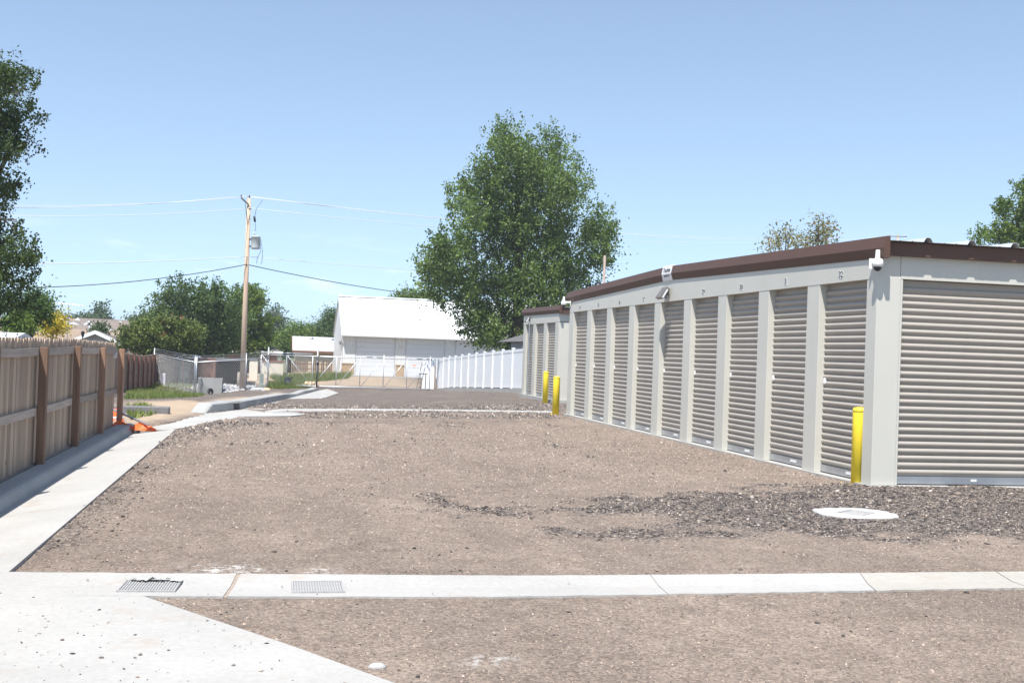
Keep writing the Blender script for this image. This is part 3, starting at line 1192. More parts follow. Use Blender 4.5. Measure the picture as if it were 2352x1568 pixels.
# header band following the roof slope, one panel for each bay so that seams show
cuts = [YE] + [yl + .15 for yl in DOORS_L[:-1]] + [YEND]
for a, c2 in zip(cuts[:-1], cuts[1:]):
    pts = [a + .0015, c2 - .0015]
    if a < RID < c2:
        pts = [a + .0015, RID, c2 - .0015]
    secs = [[(XW - .004, y, HEAD), (XW + .29, y, HEAD), (XW + .29, y, roof_z(y, 2.80)), (XW - .004, y, roof_z(y, 2.80))] for y in pts]
    rel(MB().sweep(secs)).build('header_panel', m_wall, bld)
# slatted doors
PITCH = .0815
NS = 27


def slat_profile(z0, s=1.0):
    # a bold outward roll and a narrow valley
    prof = [(0.0, 0.0), (.002, .011), (.018, .022), (.027, .034), (.030, .047), (.028, .057), (.021, .067), (.010, .076), (.0, .0815)]
    return prof


def slat_mesh_x(w):                                # door lying in the Y direction, facing -X
    b = MB()
    pr = slat_profile(0)
    b.v = [(-d, y, z) for y in (0, w) for d, z in pr]
    n = len(pr)
    b.f = [(k, k + 1, n + k + 1, n + k) for k in range(n - 1)]
    return b.mesh('slat', m_door, True)


def slat_mesh_y(w):                                # facing -Y
    b = MB()
    pr = slat_profile(0)
    b.v = [(x, -d, z) for x in (0, w) for d, z in pr]
    n = len(pr)
    b.f = [(k, n + k, n + k + 1, k + 1) for k in range(n - 1)]
    return b.mesh('slat', m_door, True)


sm = slat_mesh_x(DW)
barm = MB().box(-.028, .012, 0, DW, 0, .085).mesh('bottom_bar', m_bar)
latm = MB().cbox(-.03, .0, 0, .05, 0, .07, .006).mesh('latch', m_white)
tagm = MB().box(-.0045, .0, 0, .17, 0, .03).mesh('sticker', m_white)
backm = MB().box(.014, .03, 0, DW, 0, HEAD - BZ).mesh('curtain_back', m_door)
for i, yl in enumerate(DOORS_L):
    d = link('roll_up_door', backm, bld, (REC + .028, yl - DW - YE, BZ))
    for k in range(NS):
        link('slat', sm, d, (.0, 0, .10 + k * PITCH + random.uniform(-.0008, .0008)), (random.uniform(-.0012, .0012), random.uniform(-.035, .035), random.uniform(-.002, .002)))
    link('bottom_bar', barm, d, (0, 0, .012))
    link('latch', latm, d, (-.005, DW - .062, 1.12))
    link('sticker', tagm, d, (-.0285, .34, .045))
# end wall (facing the camera): piers, header, wide doors
XD = [(7.09, 10.14), (10.5, 13.55), (13.9, 16.95)]
prev = XW + .002
for a, c2 in XD + [(XFAR, None)]:
    x0 = prev if prev > XW + .1 else XW + .301
    rel(MB().box(x0, a, YE + .002, YE + .30, BZ, HEAD + .018)).build('pier', m_wall, bld)
    prev = c2
for a, c2 in ((XW + .295, 10.3), (10.303, 13.7), (13.703, XFAR)):
    rel(MB().box(a, c2, YE - .0015, YE + .28, HEAD + .006, 2.85)).build('header_panel', m_wall, bld)
smy = slat_mesh_y(3.05)
bary = MB().box(0, 3.05, -.028, .012, 0, .085).mesh('bottom_bar', m_bar)
for i, (a, c2) in enumerate(XD):
    d = link('roll_up_door', MB().box(0, 3.05, .014, .03, 0, HEAD - BZ).mesh('curtain_back', m_door), bld, (a - XW, .085, BZ))
    if i == 0:
        for k in range(NS):
            link('slat', smy, d, (0, 0, .10 + k * PITCH), (random.uniform(-.03, .03), random.uniform(-.0006, .0006), 0))
        link('sticker', MB().box(0, .075, -.003, 0, 0, .026).mesh('sticker', m_white), d, (.99, -.0285, .045))
    else:
        mb = MB()
        for k in range(NS):
            pr = slat_profile(0)
            mb.add([(x, -dd, .10 + k * PITCH + z) for x in (0, 3.05) for dd, z in pr], [(j, len(pr) + j, len(pr) + j + 1, j + 1) for j in range(len(pr) - 1)])
        mb.build('curtain', m_door, d, True, fix=False)
    link('bottom_bar', bary, d, (0, 0, .012))
# back walls
rel(MB().box(XW + .3, XFAR, YEND - .2, YEND - .002, BZ, 2.84)).build('rear_wall', m_wall, bld)
rel(MB().sweep([[(XFAR - .15, y, BZ), (XFAR + .001, y, BZ), (XFAR + .001, y, roof_z(y, 2.82)), (XFAR - .15, y, roof_z(y, 2.82))] for y in (YE + .3, RID, YEND - .2)])).build('side_wall', m_wall, bld)
# roof panels: ribs run from eave to ridge
PW = .56
x = XW + .05
YO = .165
k = 0
while x < XFAR - .01:
    x1 = min(x + PW - .0015, XFAR + .05)
    w = x1 - x
    prof = [(0, 0), (.20 * w, 0), (.225 * w, .008), (.25 * w, 0), (.48 * w, 0), (.505 * w, .008), (.53 * w, 0), (.76 * w, .0), (.815 * w, .048), (.845 * w, .052), (.885 * w, .052), (.915 * w, .048), (.97 * w, 0), (w, 0)]
    for sgn in (0, 1):
        secs = []
        for y in ((YE - YO, RID - .002) if sgn == 0 else (RID + .002, YEND + YO)):
            z = roof_z(max(YE - YO, min(y, YEND + YO)), 2.868)
            secs.append([(x + a, y, z + h) for a, h in prof] + [(x + a, y, z + h - .004) for a, h in prof[::-1]])
        rel(MB().sweep(secs)).build('roof_panel', m_roofw, bld)
    x += PW
rel(MB().sweep([[(XW + .02, RID - .2, roof_z(RID) + .05), (XW + .02, RID, roof_z(RID) + .07), (XW + .02, RID + .2, roof_z(RID) + .05), (XW + .02, RID, roof_z(RID) + .06)],
                [(XFAR, RID - .2, roof_z(RID) + .05), (XFAR, RID, roof_z(RID) + .07), (XFAR, RID + .2, roof_z(RID) + .05), (XFAR, RID, roof_z(RID) + .06)]])).build('ridge_cap', m_roofw, bld)
# eave trim
for y0, y1 in ((YE - .085, YE - .003), (YEND - .003, YEND + .085)):
    rel(MB().box(XW + .02, XFAR + .05, y0, y1, 2.70, 2.852)).build('eave_trim', m_brown, bld)


# rake trim on the gable: folded, with an outward crease
def rake(y):
    zb = roof_z(y, 2.66)
    return [(XW + .035, y, zb), (XW - .014, y, zb), (XW - .052, y, zb + .112), (XW - .022, y, zb + .245), (XW + .035, y, zb + .252)]


for a, c2 in ((YE - .20, RID - .002), (RID + .002, YEND + .22)):
    rel(MB().sweep([rake(y) for y in np.linspace(a, c2, 3)])).build('rake_trim', m_brown, bld)
# ridge plate with the maker's name
sg = MB()
sg.sweep([[(XW - .022, y, roof_z(RID, 2.66) - .012), (XW - .054, y, roof_z(RID, 2.66) + .112), (XW - .028, y, roof_z(RID, 2.66) + .262), (XW + .02, y, roof_z(RID, 2.66) + .262), (XW + .02, y, roof_z(RID, 2.66) - .012)] for y in (RID - .24, RID + .24)])
rel(sg)
plate = sg.build('name_plate', m_white, bld)
up = Vector((.043 - .01, 0, .15)).normalized()
for body, size, z0 in (('Trachte', .115, .172), ('Sun Prairie, WI', .044, .075)):
    me = text_mesh(body, size)
    o = link('lettering', me, plate)
    if z0 > .112:
        base = Vector((-.054 - .003 + (z0 - .112) * (.026 / .15), RID - YE, roof_z(RID, 2.66) + z0))
        zax = Vector((.026, 0, .15)).normalized()
    else:
        base = Vector((-.054 - .003 + (.112 - z0) * (.032 / .124), RID - YE, roof_z(RID, 2.66) + z0))
        zax = Vector((-.032, 0, .124)).normalized()
    xax = Vector((0, -1, 0))
    nrm = xax.cross(zax)
    o.matrix_local = Matrix(((xax.x, zax.x, nrm.x, base.x), (xax.y, zax.y, nrm.y, base.y), (xax.z, zax.z, nrm.z, base.z), (0, 0, 0, 1)))
# unit numbers
for i, yl in enumerate(DOORS_L):
    num = str(32 - i)
    yc = yl - DW * .47
    zc = 2.525
    if i == 4:
        yc, zc = yl - DW * .2, 2.525
    p = link('number_plate', MB().box(-.003, 0, -.042, .042, -.046, .046).mesh('number_plate', m_white), bld, (-.0045, yc - YE, zc))
    o = link('lettering', text_mesh(num, .105), p)
    o.matrix_local = Matrix(((0, 0, -1, -.0045), (-1, 0, 0, 0), (0, 1, 0, 0), (0, 0, 0, 1)))


# wall lamp and cameras: things of their own
def flood_lamp(label, x, y, z, s=1.0):
    t = thing('wall_lamp', label, 'lamp', (x, y, z), 'flood lamps on the gables')
    MB().box(-.03 * s, 0, -.055 * s, .055 * s, -.06 * s, .06 * s).build('wall_plate', m_bronze, t)
    b = MB()
    b.sweep([[(-.03 * s, yy, .05 * s), (-.07 * s, yy, .085 * s), (-.20 * s, yy, -.10 * s), (-.145 * s, yy, -.135 * s)] for yy in (-.13 * s, .13 * s)])
    b.build('housing', m_bronze, t)
    MB().sweep([[(-.05 * s, yy, .028 * s), (-.138 * s, yy, -.122 * s), (-.146 * s, yy, -.129 * s), (-.056 * s, yy, .022 * s)] for yy in (-.10 * s, .10 * s)]).build('lens', m_lens, t)
    MB().sweep([[(-.075 * s, -.133 * s, .05 * s), (-.165 * s, -.133 * s, -.10 * s), (-.14 * s, -.133 * s, -.115 * s), (-.055 * s, -.133 * s, .03 * s)], [(-.075 * s, -.131 * s, .05 * s), (-.165 * s, -.131 * s, -.10 * s), (-.14 * s, -.131 * s, -.115 * s), (-.055 * s, -.131 * s, .03 * s)]]).build('end_lens', m_lens, t)
    return t


flood_lamp('bronze flood lamp under the white name plate on the near gable', XW - .0045, RID - .02, 2.60)


def dome_cam(label, loc, rz):
    t = thing('security_camera', label, 'camera', loc, 'white dome cameras', rz)
    MB().box(0, .012, -.055, .055, -.07, .05).build('wall_plate', m_white, t)
    MB().cbox(-.15, -.001, -.028, .028, -.01, .03, .006).build('arm', m_white, t)
    b = MB().lathe([(.015, .135), (.024, .13), (.026, .04), (.05, .03), (.062, .01), (.066, -.02), (.062, -.055), (.05, -.06)], -.165, 0, 20)
    b.build('housing', m_white, t, True)
    MB().lathe([(.048, -.0605), (.045, -.08), (.032, -.10), (.012, -.11), (.002, -.112)], -.165, 0, 18).build('dome', m_dark, t, True)
    return t


dome_cam('white dome camera at the nearest corner of the near building', (XW - .014, YE + .06, 2.615), R(74))
dome_cam('white dome camera on the far corner of the near building', (XW - .012, YEND - .1, 2.66), R(-25))


# ------------------------------------------------------------------ bollards
def bollard(label, x, y, h, r=.083):
    z = tz(x, y) - .02
    t = thing('bollard', label, 'bollard', (x, y, z), 'yellow bollards beside the storage buildings')
    MB().lathe([(r, -.15), (r, h - .06), (r * .995, h - .055)], 0, 0, 24).build('sleeve', m_yellow, t, True)
    MB().lathe([(r * 1.003, h - .055), (r * 1.003, h - .03), (r * .96, h - .012), (r * .75, h - .002), (r * .3, h + .004), (.003, h + .005)], 0, 0, 24).build('cap', m_yellow, t, True)
    return t


p = at_ground(1970, 1117)
bollard('large yellow bollard at the nearest corner of the near building', p[0], p[1], .95)
p = at_ground(1284, 950)
bollard('yellow bollard at the far end of the near building', 6.70, 26.5, .96)
p = at_ground(1252, 925)
bollard('farthest yellow bollard in front of the far small building', p[0], p[1], .98)

# ------------------------------------------------------------------ far storage building
FX, FY0, FY1 = 8.45, 33.4, 38.35
fb = thing('storage_building', 'small far grey storage building with three narrow doors', 'building', (FX, FY0, 0))


def relf(mb):
    mb.v = [(x - FX, y - FY0, z) for x, y, z in mb.v]
    return mb


relf(MB().box(FX - .07, 16, FY0 - .08, FY1 + .07, -.4, BZ - .003)).build('floor_slab', m_conc, fb)
fl = [FY0 + .42 + 1.15, FY0 + .42 + 1.15 + 1.52, FY0 + .42 + 1.15 + 3.04]
prev = FY0
for a, c2 in [(y - 1.15, y) for y in fl] + [(FY1, None)]:
    relf(MB().box(FX, FX + .3, prev, a, BZ, HEAD + .02)).build('pier', m_wall, fb)
    prev = c2
relf(MB().box(FX - .004, FX + .29, FY0, FY1, HEAD, 2.86)).build('header_panel', m_wall, fb)


def curtain(mb, axis, w, n=NS):
    pr = slat_profile(0)
    m_ = len(pr)
    for k in range(n):
        z0 = .10 + k * PITCH
        if axis == 'x':
            mb.add([(-d, y, z0 + z) for y in (0, w) for d, z in pr], [(j, j + 1, m_ + j + 1, m_ + j) for j in range(m_ - 1)])
        else:
            mb.add([(x, -d, z0 + z) for x in (0, w) for d, z in pr], [(j, m_ + j, m_ + j + 1, j + 1) for j in range(m_ - 1)])
    return mb


cur = curtain(MB(), 'x', 1.15).mesh('roll_up_door', m_door, True)
curb = MB().box(.014, .03, 0, 1.15, 0, HEAD - BZ).mesh('curtain_back', m_door)
barf = MB().box(-.028, .012, 0, 1.15, 0, .085).mesh('bottom_bar', m_bar)
for y in fl:
    d = link('roll_up_door', cur, fb, (REC + .02, y - 1.15 - FY0, BZ))
    link('curtain_back', curb, d)
    link('bottom_bar', barf, d, (0, 0, .012))
relf(MB().box(FX + .301, FX + .75, FY0 + .002, FY0 + .3, BZ, HEAD + .018)).build('pier', m_wall, fb)
relf(MB().box(FX + .295, 16, FY0 - .0015, FY0 + .28, HEAD + .006, 2.85)).build('header_panel', m_wall, fb)
d = link('roll_up_door', curtain(MB(), 'y', 3.05).mesh('roll_up_door', m_door, True), fb, (.75, .085, BZ))
link('curtain_back', MB().box(0, 3.05, .014, .03, 0, HEAD - BZ).mesh('curtain_back', m_door), d)
link('bottom_bar', bary, d, (0, 0, .012))
relf(MB().box(FX + 3.8, 16, FY0 + .002, FY0 + .3, BZ, HEAD + .018)).build('pier', m_wall, fb)
relf(MB().box(FX + .3, 16, FY1 - .2, FY1 - .002, BZ, 2.85)).build('rear_wall', m_wall, fb)
relf(MB().sweep([[(x, FY0 - .16, 2.885), (x, FY1 + .16, 2.93), (x, FY1 + .16, 2.937), (x, FY0 - .16, 2.892)] for x in (FX + .03, 16.1)])).build('roof_panel', m_roofw, fb)
relf(MB().sweep([[(FX + .035, y, 2.70 + (y - FY0) * .008), (FX - .022, y, 2.70 + (y - FY0) * .008), (FX - .06, y, 2.81 + (y - FY0) * .008), (FX - .03, y, 2.945 + (y - FY0) * .008), (FX + .035, y, 2.95 + (y - FY0) * .008)] for y in (FY0 - .19, FY1 + .2)])).build('rake_trim', m_brown, fb)
relf(MB().box(FX + .04, 16.1, FY0 - .12, FY0 - .003, 2.70, 2.872)).build('eave_trim', m_brown, fb)
yl = fl[2] - 1.15 - .12
flood_lamp('bronze flood lamp with steel conduit on the far small building', FX - .0045, fl[2] - .62, 2.62)
relf(MB().tube([(FX - .03, fl[2] - .62 - .10, .02), (FX - .03, fl[2] - .62 - .10, 2.53)], .022, 8)).build('conduit', m_galv, fb)

# ------------------------------------------------------------------ near wooden fence
fx = -2.60
fence = thing('wood_fence', 'weathered wooden picket fence along the near kerb', 'fence', (fx, 8.3, 0))
FT = lambda y: float(np.interp(y, [8, 14, 16, 20.2], [1.41, 1.405, 1.415, 1.365]))
pw, ph = .139, 1.58


def picket_mesh(w, h, t=.018, name='picket', m=None):
    e = .032
    pl = [(-w / 2, 0), (w / 2, 0), (w / 2, h - e * 1.3), (w / 2 - e, h), (-w / 2 + e, h), (-w / 2, h - e * 1.3)]
    b = MB()
    n = len(pl)
    b.v = [(0, y, z) for y, z in pl] + [(-t, y, z) for y, z in pl]
    b.f = [tuple(range(n)), tuple(range(2 * n - 1, n - 1, -1))] + [(i, n + i, n + (i + 1) % n, (i + 1) % n) for i in range(n)]
    return b.mesh(name, m or m_picket)


pm = [picket_mesh(pw - random.uniform(0, .006), ph) for _ in range(5)]
y = 4.4
while y < 19.98:
    o = link('picket', pm[random.randrange(5)], fence, (random.uniform(-.004, .003), y - 8.3, FT(y) - ph + random.uniform(-.006, .006)), (random.uniform(-.006, .006), 0, random.uniform(-.02, .02)))
    y += .1415
POSTS = [4.56, 6.78, 9.0, 11.22, 13.50, 15.77, 18.0, 20.12]
pmesh = MB().cbox(0, .088, -.044, .044, 0, 1.60, .005).mesh('post', m_post)
for y in POSTS:
    link('post', pmesh, fence, (.040, y - 8.3, FT(y) - .095 - 1.60), (0, random.uniform(-.008, .008), random.uniform(-.03, .03)))
for a, c2 in zip([4.4] + POSTS, POSTS):
    for zz, hh in ((-.19, .088), (-.86, .088), (-1.50, .10)):
        b = MB()
        ya, yb = a + (.046 if a in POSTS else 0), c2 - .046
        za, zb = FT(ya) + zz, FT(yb) + zz
        b.v = [(x, yy, z0 + dz) for yy, z0 in ((ya, za), ((ya + yb) / 2, (za + zb) / 2 - random.uniform(0, .012)), (yb, zb)) for x, dz in ((.0005, 0), (.038, 0), (.038, hh), (.0005, hh))]
        for s in range(2):
            for k in range(4):
                b.f.append((s * 4 + k, s * 4 + (k + 1) % 4, s * 4 + 4 + (k + 1) % 4, s * 4 + 4 + k))
        b.f += [(3, 2, 1, 0), (8, 9, 10, 11)]
        b.v = [(x, yy - 8.3, z) for x, yy, z in b.v]
        b.build('rail', m_rail, fence)
# white hinge hardware on the last post
MB().cbox(-.03, .03, -.02, .02, 0, .09, .006).build('hinge', m_white, fence, False, (.02, 19.75 - 8.3, 1.12))

# far wooden fence
A, B = at_ground(286, 898), at_ground(354, 884)
dirv = Vector((B[0] - A[0], B[1] - A[1], 0))
ln = dirv.length
rz = math.atan2(dirv.y, dirv.x) - math.pi / 2
f2 = thing('wood_fence', 'red-brown cedar fence standing in the grass beyond the near fence', 'fence', (A[0], A[1], 0), None, rz)
pm2 = picket_mesh(.142, 1.78, .018, 'picket', m_redp)
s = -4.0
while s < ln:
    w = Vector((A[0], A[1], 0)) + dirv * (s / ln)
    link('picket', pm2, f2, (0, s, tz(w.x, w.y) + .0 + random.uniform(-.01, .01)))
    s += .146
pm3 = MB().cbox(.04, .13, -.045, .045, -.1, 1.66, .006).mesh('post', m_redpost)
for k in range(7):
    s = ln - .2 - k * 1.95
    w = Vector((A[0], A[1], 0)) + dirv * (s / ln)
    link('post', pm3, f2, (0, s, tz(w.x, w.y)))
    for zz in (.12, .85, 1.52):
        s1 = s - 1.95 + .046
        w1 = Vector((A[0], A[1], 0)) + dirv * (s1 / ln)
        b = MB()
        za, zb = tz(w1.x, w1.y) + zz, tz(w.x, w.y) + zz
        b.v = [(x, yy, z0 + dz) for yy, z0 in ((s1, za), (s - .046, zb)) for x, dz in ((.001, 0), (.039, 0), (.039, .09), (.001, .09))]
        b.f = [(k2_, (k2_ + 1) % 4, 4 + (k2_ + 1) % 4, 4 + k2_) for k2_ in range(4)] + [(3, 2, 1, 0), (4, 5, 6, 7)]
        b.build('rail', m_redp, f2)
fe = thing('wood_fence', 'shaded cedar fence panel behind the chain-link corner', 'fence', (B[0], B[1], 0))
for k in range(14):
    link('picket', pm2, fe, (.2 + k * .05, .4 + k * .14, tz(B[0], B[1] + k * .14)), (0, 0, .2))


# ------------------------------------------------------------------ chain-link fence, gate
def chain_fabric(ln, h, step=.13, r=.0036):
    """diagonal wires both ways in the local YZ plane"""
    b = MB()
    for sgn in (1, -1):
        o = -h
        while o < ln + h:
            # line y = o + sgn' * z
            pts = []
            if sgn == 1:
                y0, z0, y1, z1 = o, 0, o + h * .8, h
            else:
                y0, z0, y1, z1 = o + h * .8, 0, o, h
            # clip
            ya, yb = sorted((y0, y1))
            if yb > 0 and ya < ln:
                def zat(y):
                    return z0 + (y - y0) / (y1 - y0) * (z1 - z0)
                lo_, hi_ = max(ya, 0), min(yb, ln)
                if hi_ - lo_ > .01:
                    b.tube([(sgn * r, lo_, zat(lo_)), (sgn * r, hi_, zat(hi_))], r, 3, False)
            o += step
    return b


m_chain = mat('chain_wire', (.42, .44, .46), .5, .3, var=.05)


def cl_run(t, P, Q, org, h0=.05, h=1.72, posts=(), barb=True):
    """one straight run as parts of fence t placed at org; P, Q world ground points"""
    P, Q = Vector(P), Vector(Q)
    d = Q - P
    ln = math.hypot(d.x, d.y)
    rz = math.atan2(d.y, d.x) - math.pi / 2
    sh = d.z / ln
    fab = chain_fabric(ln, h)
    fab.v = [(x, y, z + h0 + y * sh) for x, y, z in fab.v]
    loc = P - Vector(org)
    fab.build('mesh_fabric', m_chain, t, loc=tuple(loc), fix=False).rotation_euler = (0, 0, rz)
    o = MB().tube([(0, 0, h0 + h), (0, ln, h0 + h + d.z)], .024, 8).build('top_rail', m_galvl, t, True, tuple(loc))
    o.rotation_euler = (0, 0, rz)
    if barb:
        for k in (1, 2, 3):
            o = MB().tube([(0, 0, h0 + h + .11 * k), (0, ln / 2, h0 + h + .11 * k - .015 + d.z / 2), (0, ln, h0 + h + .11 * k + d.z)], .006, 5).build('barbed_wire', m_galvl, t, False, tuple(loc))
            o.rotation_euler = (0, 0, rz)
    for s in posts:
        w = P + d * s - Vector(org)
        MB().tube([(0, 0, -.2), (0, 0, h0 + h + .33)], .032, 8).build('post', m_galv, t, True, tuple(w))
        MB().lathe([(.037, h0 + h + .32), (.037, h0 + h + .35), (.015, h0 + h + .375)], 0, 0, 8).build('post_cap', m_galv, t, True, tuple(w))


CC = at_ground(447, 906.5)
CL = at_ground(352, 884)
GP = at_ground(615, 893.5)
cl = thing('chain_link_fence', 'galvanised chain-link fence with barbed wire meeting at a corner post', 'fence', CC)
cl_run(cl, CL, CC, CC, posts=(0.0, .985))
cl_run(cl, CC, GP, CC, posts=(.012, .68))

G0, G1 = at_ground(716, 891.5), at_ground(985, 896)
G1 = np.array([G1[0], G0[1] + .4, tz(G1[0], G0[1] + .4)])
gz = float(G0[2])
gate = thing('sliding_gate', 'long galvanised sliding gate with diagonal braces across the far drive', 'gate', (G0[0], G0[1], gz))
gl = float(G1[0] - G0[0])
tail = -3.05
gh = 1.80
top = [(tail, 0, .14 + gh), (gl, 0, .14 + gh)]
MB().tube(top, .03, 8).build('top_rail', m_galvl, gate, True)
MB().tube([(tail, 0, .14), (gl, 0, .14)], .03, 8).build('bottom_rail', m_galvl, gate, True)
MB().tube([(tail, 0, .14 + gh + .14), (.0, 0, .14 + gh + .14)], .026, 8).build('track_rail', m_galvl, gate, True)
nb = 5
xsu = [0 + gl * k / nb for k in range(nb + 1)]
for i, xk in enumerate(xsu):
    MB().tube([(xk, 0, .14), (xk, 0, .14 + gh + (.22 if i in (3, 5) else 0))], .024, 8).build('upright', m_galvl, gate, True)
    if i:
        MB().tube([(xsu[i - 1] + .04, 0, .16), (xk - .04, 0, .12 + gh)], .018, 8).build('brace', m_galvl, gate, True)
for a, c2 in ((tail, -1.55), (-1.55, 0)):
    MB().tube([(a, 0, .14), (a, 0, .14 + gh)], .024, 8).build('upright', m_galvl, gate, True)
    MB().tube([(a + .04, 0, .12 + gh), (c2 - .04, 0, .16)], .018, 8).build('brace', m_galvl, gate, True)
fab = chain_fabric(abs(tail), gh)
fab.v = [(y + tail, x, z + .14) for x, y, z in fab.v]
fab.build('mesh_fabric', m_chain, gate, fix=False)
fab = chain_fabric(gl, gh, .115, .0022)
fab.v = [(y, x, z + .14) for x, y, z in fab.v]
fab.build('mesh_fabric', m_chain, gate, fix=False)
MB().box(gl - .12, gl + .02, -.04, .04, .0, .13).build('wheel_block', m_black, gate)


def gate_post(label, px, py, h, black):
    p = at_ground(px, py)
    y = float(G0[1]) - .14
    x = float(at_y(px, py, y)[0])
    t = thing('gate_post', label, 'post', (x, y, tz(x, y)), 'gate posts')
    MB().tube([(0, 0, -.3), (0, 0, h)], .05, 10).build('pole', m_galv, t, True)
    MB().lathe([(.056, h), (.056, h + .03), (.02, h + .06)], 0, 0, 10).build('cap', m_galv, t, True)
    MB().cbox(-.07, .07, -.08, .05, h - .62, h - .40, .01).build('roller_guide', m_bronze, t)
    if black:
        MB().tube([(-.0, -.085, -.1), (-.0, -.085, 1.42)], .035, 8).build('operator_post', m_black, t, True)
        MB().cbox(-.06, .06, -.13, -.03, 1.42, 1.60, .01).build('keypad', m_black, t)
    return t


gate_post('tall galvanised gate post with roller guide at the mesh fence end', 614, 893, 2.36, False)
gate_post('gate post with black operator pole and keypad beside the kerb end', 727, 890, 2.36, True)

# ladder-like frame behind the gate
c = at_y(966, 893, float(G0[1]) + .5)
t = thing('ladder', 'narrow dark metal ladder propped behind the right end of the gate', 'ladder', (c[0], c[1], tz(c[0], c[1])))
for dx in (-.17, .07):
    MB().tube([(dx - .1, 0, 0), (dx + .25, .25, 1.75)], .016, 6).build('rail', m_black, t)
for k in range(6):
    f = (k + .6) / 6.4
    MB().tube([(-.17 - .1 + .35 * f, .25 * f, 1.75 * f), (.07 - .1 + .35 * f, .25 * f, 1.75 * f)], .012, 6).build('rung', m_black, t)
t = thing('barrier_frame', 'small black frame stand with chain at the gate end', 'barrier', (c[0] + .16, c[1] - .1, tz(c[0], c[1])))
MB().tube([(.12, 0, 0), (.12, 0, .98)], .024, 6).build('leg', m_black, t)
MB().tube([(-.22, 0, 0), (-.22, 0, .98)], .014, 6).build('leg', m_black, t)
MB().tube([(-.28, 0, 1.0), (.22, 0, 1.0)], .024, 6).build('crossbar', m_black, t)

# ------------------------------------------------------------------ white vinyl fence
VX = 10.55
vf = thing('vinyl_fence', 'white vinyl privacy fence with capped posts on a concrete footing', 'fence', (VX, 72.2, 0))
VY = np.linspace(45.18, 73.32, 13)
vtop = lambda y: float(np.interp(y, [45, 49.9, 54.6, 59.2, 63.9, 68.9, 71, 73.4], [1.72, 1.61, 1.48, 1.35, 1.20, 1.05, .95, .80]))
vbot = lambda y: float(np.interp(y, [45, 48.7, 52, 57, 63, 69.2, 74], [-.02, -.11, -.22, -.38, -.58, -.81, -1.12]))
for i, y in enumerate(VY):
    MB().cbox(-.065, .065, -.065, .065, vbot(y) - .3, vtop(y) + .035, .006).build('post', m_vinyl, vf, False, (0, y - 72.2, 0))
    b = MB()
    zt = vtop(y) + .035
    b.add([(-.08, -.08, zt), (.08, -.08, zt), (.08, .08, zt), (-.08, .08, zt), (-.08, -.08, zt + .025), (.08, -.08, zt + .025), (.08, .08, zt + .025), (-.08, .08, zt + .025), (0, 0, zt + .05)],
          [(3, 2, 1, 0), (0, 1, 5, 4), (1, 2, 6, 5), (2, 3, 7, 6), (3, 0, 4, 7), (4, 5, 8), (5, 6, 8), (6, 7, 8), (7, 4, 8)])
    b.build('post_cap', m_vinyl, vf, False, (0, y - 72.2, 0))
    if i:
        y0 = VY[i - 1]
        for zf0, zf1, th, nm in ((lambda q_: vbot(q_) + .04, lambda q_: vtop(q_) - .13, .018, 'panel'), (lambda q_: vtop(q_) - .13, lambda q_: vtop(q_) - .0, .032, 'top_rail')):
            secs = [[(-th, q_ - 72.2, zf0(q_)), (th, q_ - 72.2, zf0(q_)), (th, q_ - 72.2, zf1(q_)), (-th, q_ - 72.2, zf1(q_))] for q_ in (y0 + .066, y - .066)]
            MB().sweep(secs).build(nm, m_vinyl, vf)
secs = [[(-.14, y - 72.2, -1.6), (.14, y - 72.2, -1.6), (.14, y - 72.2, vbot(y) - .0), (-.14, y - 72.2, vbot(y) - .0)] for y in np.linspace(45.0, 72.6, 8)]
MB().sweep(secs).build('footing', m_conc, vf)
# end panel facing the drive and brown steel post
ve = thing('vinyl_fence', 'short white vinyl end panel beside the gate end', 'fence', (VX - .78, 73.0, -1.05))
MB().box(-.30, .42, -.02, .02, -.1, 1.86).build('panel', m_vinyl, ve)
MB().cbox(.43, .56, -.065, .065, -.1, 1.95, .006).build('post', m_vinyl, ve)
c = at_y(998, 892, 71.0)
o = tag(MB().cbox(-.04, .04, -.04, .04, -.3, 1.55, .006).build('steel_post', mat('brown_steel', (.30, .235, .20), .5), None, False, (c[0], c[1], tz(c[0], c[1]))), 'slim brown steel post before the vinyl end panel', 'post')

# ------------------------------------------------------------------ utility pole and wires
PB = at_ground(556, 895)
PTOP = at_y(572, 456, float(PB[1]))
ph_ = float(PTOP[2] - PB[2])
pole = thing('utility_pole', 'tall bare wooden utility pole with grey transformer can', 'utility pole', PB)
dx = float(PTOP[0] - PB[0])
MB().tube([(0, 0, -.6), (dx * .5, 0, ph_ * .5), (dx, 0, ph_)], [.165, .14, .11], 14).build('shaft', m_pole, pole, True)
s = ph_ / 10.6
ar = MB().tube([(dx - .02, -.14, ph_ - .35), (dx - .42, -.3, ph_ - .03)], .045, 6).build('crossarm', m_bronze, pole)
MB().tube([(dx - .02, -.12, ph_ - 1.5), (dx - .2, -.2, ph_ - .3)], .018, 6).build('brace', m_bronze, pole)
INS = [(dx + .02, 0, ph_ + .12), (dx - .42, -.3, ph_ + .08), (dx + .12, -.1, ph_ - .55)]
for q_ in INS[:2]:
    MB().lathe([(.02, -.12), (.02, -.04), (.06, -.03), (.035, 0), (.055, .02), (.03, .05)], 0, 0, 10).build('insulator', m_dark, pole, True, q_)
MB().tube([(dx - .02, -.08, ph_ - .62), (dx + .16, -.14, ph_ - .56)], .03, 6).build('bracket', m_bronze, pole)
tz0 = ph_ - 2.86
tr = MB().lathe([(.20, 0), (.24, .02), (.245, .1), (.25, .66), (.262, .67), (.262, .72), (.2, .75), (.02, .77)], dx + .46, -.12, 20).build('transformer', m_grey, pole, True, (0, 0, tz0))
